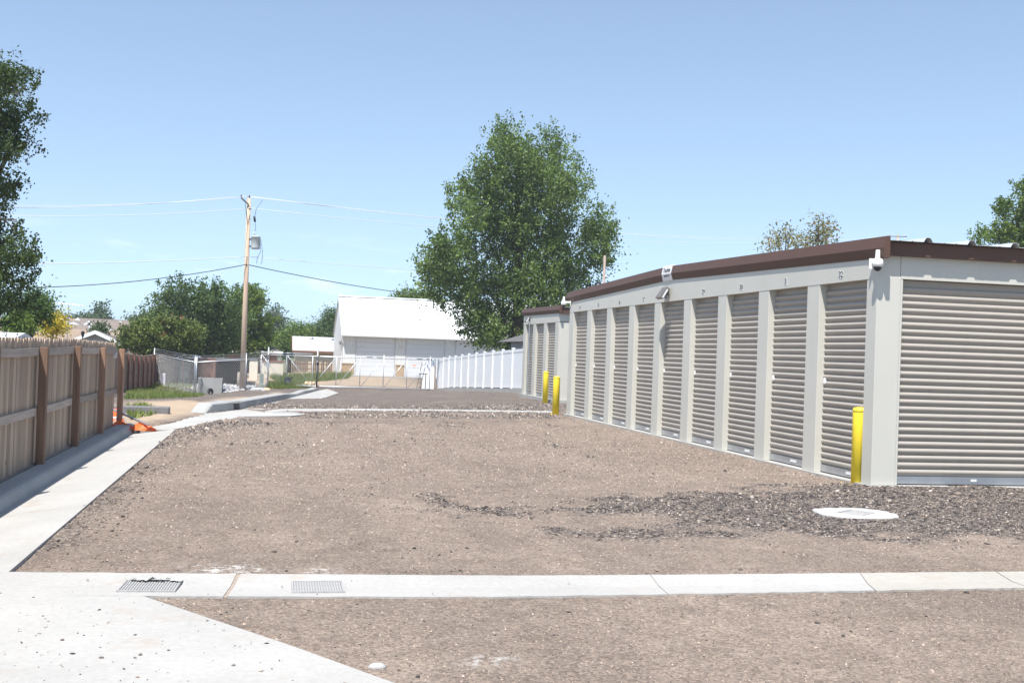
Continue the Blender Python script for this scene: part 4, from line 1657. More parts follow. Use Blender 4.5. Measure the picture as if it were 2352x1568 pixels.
MB().tube([(dx + .36, -.12, tz0 + .76), (dx + .36, -.12, tz0 + .98)], [.05, .03], 8).build('bushing', m_grey, pole, True)
MB().box(dx + .08, dx + .24, -.2, -.04, tz0 + .1, tz0 + .2).build('bracket', m_bronze, pole)
MB().box(dx + .08, dx + .24, -.2, -.04, tz0 + .5, tz0 + .6).build('bracket', m_bronze, pole)
MB().tube([(dx + .38, -.14, ph_ - 1.32), (dx + .33, -.14, ph_ - 1.0), ], .06, 8).build('fuse_cutout', m_black, pole, True)
MB().tube([(dx + .05, -.1, ph_ - 1.1), (dx + .34, -.14, ph_ - 1.15)], .014, 6).build('bracket', m_bronze, pole)
for pts in ([(dx + .36, -.14, ph_ - 1.0), (dx + .42, -.14, ph_ - .6), (dx + .75, -.12, ph_ - .05)], [(dx + .38, -.14, ph_ - 1.32), (dx + .44, -.14, ph_ - 1.7), (dx + .36, -.12, tz0 + .98)],
            [(dx + .72, -.12, tz0 + .6), (dx + .86, -.14, tz0 - .1), (dx + .84, -.14, tz0 - .8), (dx + .72, -.12, tz0 - .86)], [(dx + .70, -.12, tz0 + .5), (dx + .76, -.14, tz0 - .1), (dx + .58, -.14, tz0 - .5), (dx + .55, -.12, tz0 - .8)]):
    MB().tube(pts, .014, 6).build('jumper_wire', m_wired, pole, True)
PBv = Vector(PB)


def wire(label, a, c2, sag, r, m, cat='wire', group='overhead wires', n=24):
    a, c2 = Vector(a), Vector(c2)
    pts = []
    for i in range(n + 1):
        t_ = i / n
        p_ = a.lerp(c2, t_)
        p_.z -= sag * 4 * t_ * (1 - t_)
        pts.append(p_ - a)
    o = MB().tube(pts, r, 5).build('overhead_wire', m, None, True, tuple(a))
    return tag(o, label, cat, group)


# second pole far behind the near building
YB = 140.0
p2t = at_y(2062, 546, YB)
g2 = tz(p2t[0], YB)
pole2 = thing('utility_pole', 'pole top with crossarms showing above the near roof corner', 'utility pole', (p2t[0], YB, g2))
h2 = float(p2t[2]) - g2
MB().tube([(0, 0, -.5), (0, 0, h2 + .35)], [.19, .14], 12).build('shaft', m_pole, pole2, True)
for dz, l0, l1, yy in ((.12, -1.3, 1.0, -.6), (-.35, -.6, 1.5, .5)):
    MB().tube([(l0, yy * .3, h2 + dz), (l1, yy, h2 + dz + .02)], .07, 6).build('crossarm', m_bronze, pole2)
    for xx in (l1 - .15,):
        MB().lathe([(.03, 0), (.03, .14), (.09, .16), (.06, .22), (.08, .26), (.03, .32)], xx, yy, 10).build('insulator', m_white, pole2, True, (0, 0, h2 + dz + .04))
E2 = [Vector((p2t[0] + .0, YB, h2 + g2 + .75)), Vector((p2t[0] + 1.2, YB - .3, h2 + g2 + .45)), Vector((p2t[0] - .8, YB, h2 + g2 + .3))]
labs = ['top', 'second', 'third']
lefts = [(0, 467), (0, 472), (0, 484.5)]
for i in range(3):
    a = PBv + Vector(INS[i])
    wire('bare power wire from the bare pole rightwards, %s of three' % ['topmost', 'middle', 'lowest'][i], a, E2[i], 1.5, .014, m_wire)
    L = at_y(-160, lefts[i][1] + [-1, 1, 3][i] + 3, 52.0)
    wire('bare power wire from the bare pole leftwards, %s of three' % ['topmost', 'middle', 'lowest'][i], a, L, .25, .014, m_wire)
n0 = PBv + Vector((dx * .6, -.15, ph_ - 3.3))
wire('single white wire running left from halfway up the pole', n0, at_y(-160, 608, 52.0), .12, .018, m_wire)
wire('single white wire running right from halfway up the pole', n0, at_y(1700, 632, 130.0), .8, .016, m_wire)
n1_ = PBv + Vector((dx * .6, -.15, ph_ - 3.75))
wire('black service cable drooping left from the pole', n1_, at_y(30, 661, 60.0), .3, .022, m_wired)
wire('black service cable drooping right from the pole to the barn side', n1_, at_y(1120, 690, 88.0), .35, .024, m_wired)
# slim pole with a bracket and vent behind the near roof
c = at_y(1387, 655, 46.0)
t = thing('lamp_pole', 'slim brown pole rising behind the near roof', 'pole', (c[0], 46.0, tz(c[0], 46.0)))
MB().tube([(0, 0, -.3), (0, 0, float(c[2]) - tz(c[0], 46.0) + 1.25)], .055, 10).build('shaft', mat('brown_steel', (.30, .235, .20), .5), t, True)
MB().tube([(0, 0, float(c[2]) - tz(c[0], 46) + .35), (.09, 0, float(c[2]) - tz(c[0], 46) + .40)], .03, 6).build('bracket', m_galv, t)
c = at_y(1374, 654, 24.2)
t = thing('roof_hood', 'black arched vent hood showing over the near roof edge', 'vent', (c[0], 24.2, float(c[2]) - .12))
b = MB()
secs = []
for k in range(13):
    a = math.pi * k / 12
    secs.append([(.11 * math.cos(a), -.06, .18 * math.sin(a)), (.11 * math.cos(a), .06, .18 * math.sin(a)), (.085 * math.cos(a), .06, .15 * math.sin(a)), (.085 * math.cos(a), -.06, .15 * math.sin(a))])
b.sweep(secs).build('hood', m_black, t)
MB().box(-.085, .085, -.02, .02, -.3, .12).build('louvre', m_galvl, t)

# ------------------------------------------------------------------ white barn
BY = 93.0
bx0 = float(at_y(783, 862, BY)[0])
bz = float(at_y(830, 862, BY)[2])
ez = float(at_y(800, 762, BY)[2])
bx1 = bx0 + 16.5
BD = 13.0
rzz = float(at_y(776, 682, BY + BD / 2)[2])
barn = thing('barn', 'big white metal barn with steep white roof and three overhead doors', 'barn', (bx0, BY, bz))
wh = ez - bz
rh = rzz - bz
dpx = [(815, 906), (930, 1020), (1044, 1134)]
dxs = [(float(at_y(a, 850, BY)[0]) - bx0, float(at_y(c2, 850, BY)[0]) - bx0) for a, c2 in dpx]
dh = float(at_y(860, 765, BY)[2]) - bz
# ribbed front wall pieces between and above the doors


def ribbed(x0, x1, z0, z1, y=0.0, th=.12, pitch=.23):
    secs = []
    xx = x0
    prof = []
    while xx < x1 - .02:
        prof += [(xx, 0), (min(xx + pitch * .72, x1), 0), (min(xx + pitch * .78, x1), -.022), (min(xx + pitch * .94, x1), -.022)]
        xx += pitch
    prof.append((x1, 0))
    return MB().sweep([[(a, y + b_, z) for a, b_ in prof] + [(x1, y + th, z), (x0, y + th, z)] for z in (z0, z1)])


prev = .0
for a, c2 in dxs + [(16.5, None)]:
    ribbed(prev, a, 0, dh).build('wall', m_barnw, barn)
    prev = c2
ribbed(0, 16.5, dh + .001, wh).build('wall', m_barnw, barn)
# gable walls
for x0, x1 in ((0.001, .12), (16.38, 16.499)):
    MB().sweep([[(x, .121, 0), (x, BD, 0), (x, BD, wh), (x, BD / 2, rh - .05), (x, .121, wh)] for x in (x0, x1)]).build('gable_wall', m_barnw, barn)
MB().box(.12, 16.38, BD - .12, BD - .001, 0, wh).build('wall', m_barnw, barn)
ov = .5
sl = (rh - wh) / (BD / 2)
for sgn in (0, 1):
    y0 = -ov if sgn == 0 else BD + ov
    ym = BD / 2
    z0 = wh - sl * ov + .06
    b = MB()
    xx = -.1
    prof = []
    while xx < 16.7:
        prof += [(xx, 0), (min(xx + .66, 16.75), 0), (min(xx + .69, 16.75), .03), (min(xx + .74, 16.75), .03)]
        xx += .77
    prof.append((16.78, 0))
    b.sweep([[(a, yy, zz + h) for a, h in prof] + [(16.78, yy, zz - .06), (-.1, yy, zz - .06)] for yy, zz in ((y0, z0), (ym, rh + .06))])
    b.build('roof', m_barnr, barn)
MB().sweep([[(x, BD / 2 - .2, rh + .06), (x, BD / 2, rh + .16), (x, BD / 2 + .2, rh + .06)] for x in (-.1, 16.78)]).build('ridge_cap', m_barnr, barn)
zg = wh - sl * ov
MB().box(-.1, 16.78, -ov - .13, -ov + .0, zg - .10, zg + .04).build('gutter', m_barnw, barn)
MB().tube([(.02, -ov - .05, zg - .1), (-.04, -.08, zg - .45), (-.04, -.08, .5), (-.22, -.2, .12), (-.6, -.25, .06)], .045, 8).build('downpipe', m_vinyl, barn, True)
for i, (a, c2) in enumerate(dxs):
    d = link('overhead_door', MB().box(0, c2 - a, .06, .10, 0, dh).mesh('overhead_door', m_barnd), barn, (a, 0, 0))
    npan = 9
    for k in range(npan):
        h = dh / npan
        MB().cbox(.03, c2 - a - .03, .02, .058, k * h + .008, (k + 1) * h - .008, .004).build('door_panel', m_barnd, d)
    for side in (.29, .54):
        w0 = (c2 - a) * side
        MB().box(w0, w0 + .48, .004, .019, dh * .412, dh * .438).build('window_slot', m_glass, d)
    for x0, x1 in ((-.06, 0), (c2 - a, c2 - a + .06)):
        MB().box(x0, x1, -.03, .05, 0, dh + .05).build('door_frame', m_barnw, d)
if True:
    a, c2 = dxs[1]
    d0 = (c2 - a)
    sgn_ = link('door_sign', MB().box(0, .42, .006, .019, 0, .26).mesh('door_sign', m_white), barn, (a + d0 * .17, 0, dh * .22))
    MB().box(.03, .39, .002, .0055, .18, .235).build('sign_band', m_orange, sgn_)
    MB().box(.17, .25, .002, .0055, .06, .13).build('sign_mark', m_orange, sgn_)
# wainscot on the piers: courses of tan stone with a cap
prev = 0
wp = [(-.0, dxs[0][0] - .08), (dxs[0][1] + .08, dxs[1][0] - .08), (dxs[1][1] + .08, dxs[2][0] - .08)]
for a, c2 in wp:
    MB().box(a + .02, c2 - .02, -.055, -.024, 0, .92).build('wainscot', m_stone, barn)
    MB().box(a, c2, -.10, -.024, .922, 1.0).build('wainscot_cap', m_sidb, barn)
MB().cbox(.0, .16, -.14, -.024, 2.28, 2.52, .02).build('wall_light', m_cream, barn, False, ((dxs[0][1] + dxs[1][0]) / 2 - .08, 0, 0))
MB().box(-.13, -.02, 1.6, 1.9, 2.45, 2.75).build('meter_box', m_bronze, barn)
MB().box(-.3, 16.6, -1.6, -.2, -.12, .02).build('door_sill', m_conc, barn)


# ------------------------------------------------------------------ generic houses
def house(label, cx, cy, w, d, wallh, roofh, rz, mw, mr, z=None, hip=False, gable_front=False, windows=(), trim=None, name='house', cat='house', group=None, ov=.45):
    z0 = tz(cx, cy) if z is None else z
    t = thing(name, label, cat, (cx, cy, z0), group, rz)
    MB().box(-w / 2, w / 2, -d / 2, d / 2, -2.0, wallh).build('wall', mw, t)
    hw, hd = w / 2 + ov, d / 2 + ov
    k = roofh / (d / 2)
    ze = wallh - ov * k
    if hip:
        r = max(.1, w / 2 - d / 2)
        b = MB().add([(-hw, -hd, ze), (hw, -hd, ze), (hw, hd, ze), (-hw, hd, ze), (-r, 0, wallh + roofh), (r, 0, wallh + roofh)],
                     [(0, 1, 5, 4), (1, 2, 5), (2, 3, 4, 5), (3, 0, 4), (3, 2, 1, 0)])
        b.build('roof', mr, t)
    else:
        for sg in (-1, 1):
            b = MB().sweep([[(x, sg * hd, ze), (x, 0, wallh + roofh), (x, 0, wallh + roofh + .12), (x, sg * hd, ze + .12)] for x in (-hw, hw)])
            b.build('roof', mr, t)
        for sx in (-1, 1):
            MB().add([(sx * w / 2, -d / 2, wallh), (sx * w / 2, d / 2, wallh), (sx * w / 2, 0, wallh + roofh), (sx * (w / 2 - .1), -d / 2, wallh), (sx * (w / 2 - .1), d / 2, wallh), (sx * (w / 2 - .1), 0, wallh + roofh)],
                     [(0, 1, 2), (5, 4, 3), (0, 3, 4, 1), (1, 4, 5, 2), (2, 5, 3, 0)]).build('gable', mw, t)
            if trim:
                for sg in (-1, 1):
                    MB().sweep([[(sx * (hw + .01), sg * hd, ze - .1), (sx * (hw + .07), sg * hd, ze - .1), (sx * (hw + .07), sg * hd, ze + .14), (sx * (hw + .01), sg * hd, ze + .14)],
                                [(sx * (hw + .01), 0, wallh + roofh - .1), (sx * (hw + .07), 0, wallh + roofh - .1), (sx * (hw + .07), 0, wallh + roofh + .14), (sx * (hw + .01), 0, wallh + roofh + .14)]]).build('bargeboard', trim, t)
    MB().box(-hw, hw, -hd - .06, -hd - .001, ze - .12, ze + .06).build('fascia', trim or m_vinyl, t)
    for (wx, wz, ww, wh_) in windows:
        f = MB().box(wx - ww / 2 - .06, wx + ww / 2 + .06, -d / 2 - .05, -d / 2 - .001, wz - .06, wz + wh_ + .06).build('window', m_vinyl, t)
        MB().box(wx - ww / 2, wx + ww / 2, -d / 2 - .06, -d / 2 - .0505, wz, wz + wh_).build('pane', m_glass, f)
    return t


# dark garage-house behind the chain-link fence
c = at_y(515, 800, 92.0)
zc = tz(c[0], 92)
ridge = float(at_y(540, 768, 95.0)[2])
eav = float(at_y(590, 803, 92.0)[2])
house('brown house with dark hipped roof behind the chain-link fence', float(at_y(500, 800, 92)[0]), 96.0, 9.2, 8.0, eav - zc + .1, ridge - eav + .9, 0, m_brick, m_shing2, zc, True, windows=((-1.5, .9, 1.6, 1.1), (2.6, 1.0, 1.2, 1.0)))
# cream garage door panel / shed beyond the gate post
c = at_y(626, 822, 84.0)
o = thing('site_container', 'low cream storage container behind the gate tail', 'container', (c[0], 84.0, tz(c[0], 84.0)))
cz = float(at_y(626, 831, 84.0)[2]) - tz(c[0], 84)
MB().box(-.78, .78, 0, 1.2, -.2, cz).build('body', m_cream, o)
MB().box(-.83, .83, -.05, 1.25, cz, cz + .09).build('lid', m_brick, o)
c = at_y(584, 830, 80.0)
o = thing('utility_board', 'pale board shed wall behind the pole', 'shed', (c[0], 80.0, tz(c[0], 80.0)))
cz = float(at_y(584, 824, 80.0)[2]) - tz(c[0], 80)
MB().box(-.32, .24, 0, .8, -.2, cz).build('body', m_cream, o)
MB().box(-.38, .3, -.08, .88, cz, cz + .06).build('roof', m_shing2, o)
# beige shed with white roof left of the barn
Y9 = 112.0
c0, c1 = at_y(672, 805, Y9), at_y(775, 808, Y9)
zg_ = tz(c0[0], Y9)
ev = float(c0[2])
rg = float(at_y(690, 778, Y9 + 3)[2])
house('beige shed with white roof left of the barn', (c0[0] + c1[0]) / 2 + .4, Y9 + 2.5, float(c1[0] - c0[0]) + .2, 5.0, ev - zg_ + .12, rg - ev, 0, m_sidb, m_barnr, zg_, name='shed', cat='shed', trim=m_brick, ov=.3)
sh = [ob for ob in COL.objects if ob.name.startswith('shed')][0]
for xx in (-.7, 1.3):
    MB().lathe([(.14, 0), (.14, .16), (.2, .18), (.2, .26), (.05, .34)], xx, -.5, 10).build('roof_vent', m_galv, sh, True, (0, 0, ev - zg_ + .12 + (rg - ev) * .8))
# grey house between barn and far building
Y8 = 58.0
c0 = at_y(1156, 775, Y8)
house('grey-roofed house peeking out left of the far small building', float(c0[0]) + 6.6, Y8 + 4, 9.0, 8.0, float(c0[2]) - tz(c0[0], Y8) + .12, 1.5, 0, m_sidg, m_shing2, tz(c0[0], Y8), True, windows=((-3.9, 1.3, .7, 1.2),), ov=.7)
# neighbourhood beyond the fence
hs_list = [
    ('brown-roofed house with white gable trim just over the near fence', 158, 748, 86, 11, 9, 2.0, 0.0, m_sidg, m_shing, True),
    ('low tan-roofed house behind the yellow tree', 100, 757, 85, 12, 8, 1.7, .15, m_sidb, m_shing3, False),
    ('middle house with long brown roof beyond the first roof', 235, 741, 105, 18, 9, 2.2, .05, m_sidg, m_shing, False),
    ('far tan-roofed house on the skyline', 245, 736, 150, 14, 9, 2.2, -.1, m_sidb, m_shing3, False),
    ('far grey house with white gable at the skyline', 300, 738, 140, 12, 9, 2.2, .6, m_sidg, m_shing, False),
    ('farthest brown-roofed house left on the skyline', 60, 735, 160, 16, 9, 2.4, .1, m_sidb, m_shing, False),
    ('brown-roofed house left of the orchard tree', 268, 752, 92, 10, 8, 1.8, -.35, m_sidg, m_shing, False),
]
for lab, px_, py_, yy, w, d, rh_, rz_, mw, mr, hip in hs_list:
    c = at_y(px_, py_, yy)
    top_ = float(c[2])
    wallh = 2.5
    house(lab, c[0], yy, w, d, wallh, rh_, rz_, mw, mr, top_ - wallh - rh_, hip, trim=m_vinyl, group='houses beyond the fence')


def gable_porch(label, px_, py_, yy, w, rh_, mw=m_sidg):
    c = at_y(px_, py_, yy)
    h = house(label, c[0], yy, 3.0, w, 2.4, rh_, math.pi / 2, mw, m_shing, float(c[2]) - 2.4 - rh_, False, trim=m_vinyl, name='house_wing', cat='house wing', group='gabled house wings beyond the fence')
    return h


gable_porch('nearest white-trimmed gable over the near fence', 229, 764, 79, 3.4, .75)
gable_porch('small white-trimmed gable on the middle roof, left one', 178, 744, 98, 4.2, .9)
gable_porch('steep white-trimmed gable on the middle roof', 212, 741, 101, 3.6, 1.5, m_shing)
gable_porch('tiny white-trimmed gable right of the steep one', 249, 754, 90, 2.4, .6)
gable_porch('grey gable near the skyline beside the dark poplar', 282, 741, 125, 4.5, 1.2)
# white metal roof at the frame's left edge
c = at_y(15, 757, 40)
house('pale metal roof at the left edge above the fence', float(at_y(58, 760, 42)[0]) - 3.7, 42, 6.5, 5, 2.2, .3, 0, m_sidg, m_barnr, float(c[2]) - 2.7, False)
# chimneys, aerial, lamp
c = at_y(205, 755, 83)
t = thing('flue_pipe', 'slim metal flue on the nearest roof', 'flue', (c[0], 83, float(c[2]) - .8))
MB().tube([(0, 0, 0), (0, 0, 1.2)], .06, 8).build('pipe', m_galv, t, True)
MB().lathe([(.2, .0), (.16, .08), (.1, .12)], 0, 0, 10).build('flashing', m_galv, t, True)
MB().lathe([(.15, 1.2), (.15, 1.28), (.04, 1.34)], 0, 0, 10).build('cap', m_galv, t, True)
c = at_y(155, 748, 75)
t = thing('tv_aerial', 'rooftop television aerial above the yellow tree', 'aerial', (c[0], 75, float(c[2]) - 1.6))
MB().tube([(0, 0, 0), (.03, 0, 3.0)], .03, 6).build('mast', m_galv, t)
MB().tube([(-.95, 0, 3.0), (.9, 0, 2.9)], .022, 6).build('boom', m_galv, t)
for k in range(7):
    MB().tube([(-.9 + k * .28, -.45, 2.98 - k * .012), (-.9 + k * .28, .45, 2.98 - k * .012)], .012, 5).build('element', m_galv, t)
MB().lathe([(.08, 1.6), (.09, 1.62), (.09, 1.9), (.02, 1.95)], 0, 0, 8).build('mast_box', m_white, t)
c = at_y(190, 770, 72)
t = thing('garden_lamp', 'small black post lantern just over the fence top', 'lamp', (c[0], 72, tz(c[0], 72)))
hh = float(c[2]) - tz(c[0], 72)
MB().tube([(0, 0, -.2), (0, 0, hh - .1)], .03, 6).build('post', m_black, t)
MB().lathe([(.05, hh - .1), (.08, hh), (.11, hh + .16), (.14, hh + .17), (.03, hh + .28)], 0, 0, 8).build('lantern', m_black, t)


# ------------------------------------------------------------------ things by the ditch
def at_thing(name, label, cat, px_, py_, group=None):
    c = at_ground(px_, py_)
    return thing(name, label, cat, (c[0], c[1], float(c[2])), group), c


t, c = at_thing('headwall', 'concrete drain headwall box with round pipe mouth by the fence corner', 'headwall', 482, 905)
MB().box(-.68, -.02, 0, .16, -.3, .42).build('front_wall', m_concg, t)
b = MB().box(-.02, .62, .0, .16, -.3, .42)
b.build('front_wall', m_concg, t)
for x0, x1 in ((-.68, -.53), (.50, .62)):
    MB().box(x0, x1, .161, 1.3, -.3, .86).build('side_wall', m_concg, t)
MB().box(-.68, .62, 1.3, 1.45, -.3, .86).build('back_wall', m_concg, t)
MB().lathe([(.16, -.06), (.16, .03), (.125, .03), (.125, .012), (.001, .012)], 0, 0, 18).build('pipe_mouth', m_black, t, True, (.02, -.0, .17)).rotation_euler = (R(90), 0, 0)  # pipe rim closed by a black disc, standing in for the dark inside
t, c = at_thing('marker_post', 'short white plastic marker pipe in the grass', 'post', 376, 886, 'white marker posts in the grass')
MB().cbox(-.075, .075, -.06, .06, -.2, .72, .01).build('shaft', m_white, t)
MB().box(-.078, -.02, -.064, -.0605, .05, .6).build('label_strip', mat('purple_print', (.35, .2, .5), .5), t)
t, c = at_thing('marker_post', 'thin white stake left of the white marker pipe', 'post', 368, 884, 'white marker posts in the grass')
MB().tube([(0, 0, -.1), (0, 0, .56)], .022, 6).build('shaft', m_white, t)
MB().lathe([(.026, .56), (.026, .58), (.01, .59)], 0, 0, 6).build('tip', m_white, t)
t, c = at_thing('utility_pedestal', 'pale green telephone pedestal beside the gate post', 'pedestal', 600, 888)
MB().cbox(-.125, .125, -.1, .1, -.1, .78, .02).build('body', m_green, t)
MB().cbox(-.135, .135, -.11, .11, .66, .80, .02).build('cap', m_green, t)
t, c = at_thing('meter_box', 'low black domed box in the grass by the gate', 'utility box', 660, 884)
b = MB()
secs = []
for k in range(9):
    a = math.pi * k / 8
    secs.append([(-.2 * math.cos(a), yy, .36 + .16 * math.sin(a)) for yy in (-.22, .22)])
vs = [p_ for s_ in secs for p_ in s_]
body = MB().sweep([[(-.2, yy, -.05), (.2, yy, -.05)] + [(.2 * math.cos(math.pi * k / 8), yy, .36 + .16 * math.sin(math.pi * k / 8)) for k in range(9)] for yy in (-.22, .22)])
body.build('body', mat('blue_black', (.03, .035, .05), .4), t)
MB().box(-.09, .09, -.228, -.2205, .22, .25).build('label_plate', m_galvl, t)
MB().cbox(.24, .34, -.05, .05, .42, .54, .01).build('flag', m_black, t)
MB().tube([(.19, 0, .4), (.26, 0, .44)], .015, 6).build('flag_arm', m_black, t)
t, c = at_thing('stub_post', 'old grey wooden stub post beside the pole', 'post', 547, 888)
MB().tube([(0, 0, -.2), (.02, 0, .85)], [.1, .09], 9).build('shaft', wood('grey_stub', (.20, .17, .14), (.34, .30, .26)), t, True)
MB().lathe([(.09, .85), (.06, .88), (.01, .885)], .02, 0, 9).build('worn_top', wood('grey_stub', (.2, .17, .14), (.34, .3, .26)), t, True)


def rock(label, px_, py_, s, m=None, group=None, fl=.5):
    c = at_ground(px_, py_)
    b = MB()
    n_, secs = 10, []
    for k, (rr, zz) in enumerate(((.75, -.3), (1.0, .0), (.92, .55), (.6, .95), (.12, 1.0))):
        ring = []
        for j in range(n_):
            a = 2 * math.pi * j / n_
            rj = rr * (1 + random.uniform(-.16, .16))
            ring.append((s * rj * math.cos(a) * 1.3, s * rj * math.sin(a) * .9, s * fl * zz * (1 + random.uniform(-.1, .1))))
        secs.append(ring)
    b.sweep(secs)
    o = b.build('rock', m or m_sand, None, False, (c[0], c[1], float(c[2])))
    o.rotation_euler = (0, 0, random.uniform(-.3, .3))
    return tag(o, label, 'rock', group)


rock('flat white rock at the foot of the utility pole', 596 - 4 - 0, 897, .34, m_conc2, 'edging rocks')
rock('small tan rock right of the white rock by the pole', 612, 895.5, .2, None, 'edging rocks', .6)
rock('long orange sandstone rock at the grass edge by the gate', 668, 889, .42, None, 'edging rocks', .45)
rock('pale sandstone rock in the middle of the gate edging', 692, 888.5, .40, None, 'edging rocks', .5)
rock('largest pale sandstone rock next to the black operator pole', 711, 888.5, .36, None, 'edging rocks', .95)
# orange safety barrier lying behind the fence end
for lab, px_, py_, ln_, rz_, dz in (('orange plastic barrel section standing behind the fence gap', 258, 962, .5, 0, 0), ('crumpled orange safety barrier lying behind the near kerb', 296, 976, .9, -.6, 0)):
    c = at_ground(px_, py_ + 8)
    X_ = float(c[0])
    t = thing('safety_barrier', lab, 'barrier', (X_, float(c[1]) + .6, tz(X_, c[1]) - .05), 'orange safety barriers', rz_)
    if rz_ == 0:
        MB().lathe([(.15, 0), (.14, .03), (.12, .04), (.10, .14), (.095, .15), (.085, .24), (.06, .26)], 0, 0, 16).build('body', m_orange, t, True)
        MB().lathe([(.112, .08), (.108, .12)], 0, 0, 16).build('reflective_band', m_white, t, True)
    else:
        b = MB()
        secs = []
        for k in range(7):
            xx = -.55 + k * .18
            zz = .06 + .06 * math.sin(k * 1.7)
            secs.append([(xx * .7, -.14 + .03 * math.sin(k), .0), (xx * .7, -.02, zz * .7 + .05), (xx * .7, .14, zz * .5), (xx * .7, .12, -.03)])
        b.sweep(secs).build('body', m_orange, t)
        MB().tube([(-.6, .15, .30), (.4, -.1, .09)], .018, 6).build('handle', m_galv, t)
t, c = at_thing('kerb_offcut', 'dark grey kerb offcut lying on the tan soil', 'concrete block', 325, 948)
MB().cbox(-.75, .55, -.12, .12, -.04, .14, .02).build('block', mat('offcut_grey', (.17, .165, .17), .9, var=.2), t)
MB().tube([(-.7, .2, -.02), (-.1, .26, .03)], .04, 6).build('timber', m_post, t)


# parked things behind the chain-link fence
def car(label, px_, yy, rz_, paint):
    c = at_y(px_, 860, yy)
    t = thing('parked_car', label, 'car', (c[0], yy, tz(c[0], yy) + .1), None, rz_)
    prof = [(-2.2, .35), (-2.25, .65), (-2.1, .86), (-1.25, .95), (-.55, 1.38), (.75, 1.42), (1.55, 1.02), (2.15, .94), (2.25, .6), (2.2, .35)]
    b = MB().sweep([[(x, yy_ * (1 - .12 * max(0, (z - .9)) / .5), z) for x, z in prof] for yy_ in (-.86, .86)])
    b.build('body', paint, t)
    for sg in (-1, 1):
        MB().add([(-1.15, sg * .835, .97), (1.35, sg * .835, 1.0), (.7, sg * .775, 1.34), (-.5, sg * .775, 1.32)], [(0, 1, 2, 3)]).build('side_window', m_glass, t, fix=False)
        for xx in (-1.4, 1.4):
            w_ = MB().lathe([(.2, -.1), (.32, -.09), (.33, 0), (.32, .09), (.2, .1)], 0, 0, 16).build('wheel', m_tyre, t, True, (xx, sg * .8, .33))
            w_.rotation_euler = (R(90), 0, 0)
            MB().lathe([(.19, -.105), (.19, .105), (.02, .11)], 0, 0, 12).build('rim', m_chrome, w_, True)
    return t


car('silver car parked beyond the chain-link fence, mostly hidden', 425, 84.0, .1, m_carp)
c = at_y(478, 835, 86.0)
t = thing('camper_trailer', 'small white camper trailer behind the chain-link corner post', 'trailer', (c[0], 86.0, tz(c[0], 86)))
topz = float(at_y(478, 795, 86)[2]) - tz(c[0], 86)
MB().cbox(-2.3, 1.1, -.9, .9, .5, topz, .08).build('body', m_white, t)
MB().box(-1.7, -.8, -.93, -.901, topz - .9, topz - .45).build('window', m_glass, t)
MB().box(-2.3, 1.1, -.915, -.9015, .95, 1.1).build('stripe', m_sidg, t)
for xx in (-.8, -.1):
    w_ = MB().lathe([(.2, -.1), (.32, -.09), (.33, 0), (.32, .09), (.2, .1)], 0, 0, 14).build('wheel', m_tyre, t, True, (xx, -.8, .33))
    w_.rotation_euler = (R(90), 0, 0)
MB().box(-2.9, -2.3, -.05, .05, .42, .5).build('drawbar', m_black, t)
# open-fronted shelter added behind the mesh, made for its deep shade
YC = 71.5
c0, c1 = at_y(346, 850, YC), at_y(563, 850, YC)
zc = tz(float(c0[0]), YC) - .02
w_ = float(c1[0] - c0[0])
hc = float(at_y(480, 828, YC)[2]) - zc
cp = thing('shade_shelter', 'added low open-fronted shelter giving dark shade behind the chain-link fence', 'shade_shelter', (c0[0], YC, zc))
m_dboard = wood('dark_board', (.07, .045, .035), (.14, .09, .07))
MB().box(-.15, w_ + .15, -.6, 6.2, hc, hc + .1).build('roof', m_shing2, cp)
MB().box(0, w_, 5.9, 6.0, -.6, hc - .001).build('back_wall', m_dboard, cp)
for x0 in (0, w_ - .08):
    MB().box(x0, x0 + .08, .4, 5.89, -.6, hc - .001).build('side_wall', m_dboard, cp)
for x0 in (.02, w_ * .33, w_ * .66, w_ - .12):
    MB().cbox(x0, x0 + .1, -.1, 0, -.6, hc - .001, .006).build('post', m_redpost, cp)
c = at_y(423, 850, YC + 1.5)
t = thing('storage_drum', 'teal drum standing in the shade of the added shelter', 'drum', (c[0], YC + 1.5, tz(c[0], YC + 1.5)))
MB().lathe([(.30, -.1), (.30, .3), (.315, .31), (.315, .33), (.30, .34), (.30, .95), (.31, .97), (.27, .99)], 0, 0, 16).build('body', m_teal, t, True)
MB().lathe([(.05, .985), (.05, 1.02), (.02, 1.03)], .15, 0, 8).build('bung', m_black, t, True)
f3 = thing('wood_fence', 'short red-brown board fence right behind the chain-link corner post', 'fence', (at_y(457, 860, 70.4)[0], 70.4, tz(float(at_y(457, 860, 70.4)[0]), 70.4)))
bmsh = MB().box(-.07, .07, 0, .02, -.2, 1.62).mesh('picket', wood('brown_board', (.15, .075, .05), (.24, .13, .09)))
for k in range(7):
    link('picket', bmsh, f3, (k * .146, 0, random.uniform(-.015, .015)))
for zz in (.2, 1.3):
    MB().box(-.08, 7 * .146, .0205, .06, zz, zz + .09).build('rail', m_redpost, f3)
dv = gpoly([(505, 876), (520, 868), (560, 868), (560, 882), (520, 882)])
o = structure(MB().prism(dv, -.1, 0, top=lambda x, y: tz(x, y) + .03).build('driveway', m_conc, None))
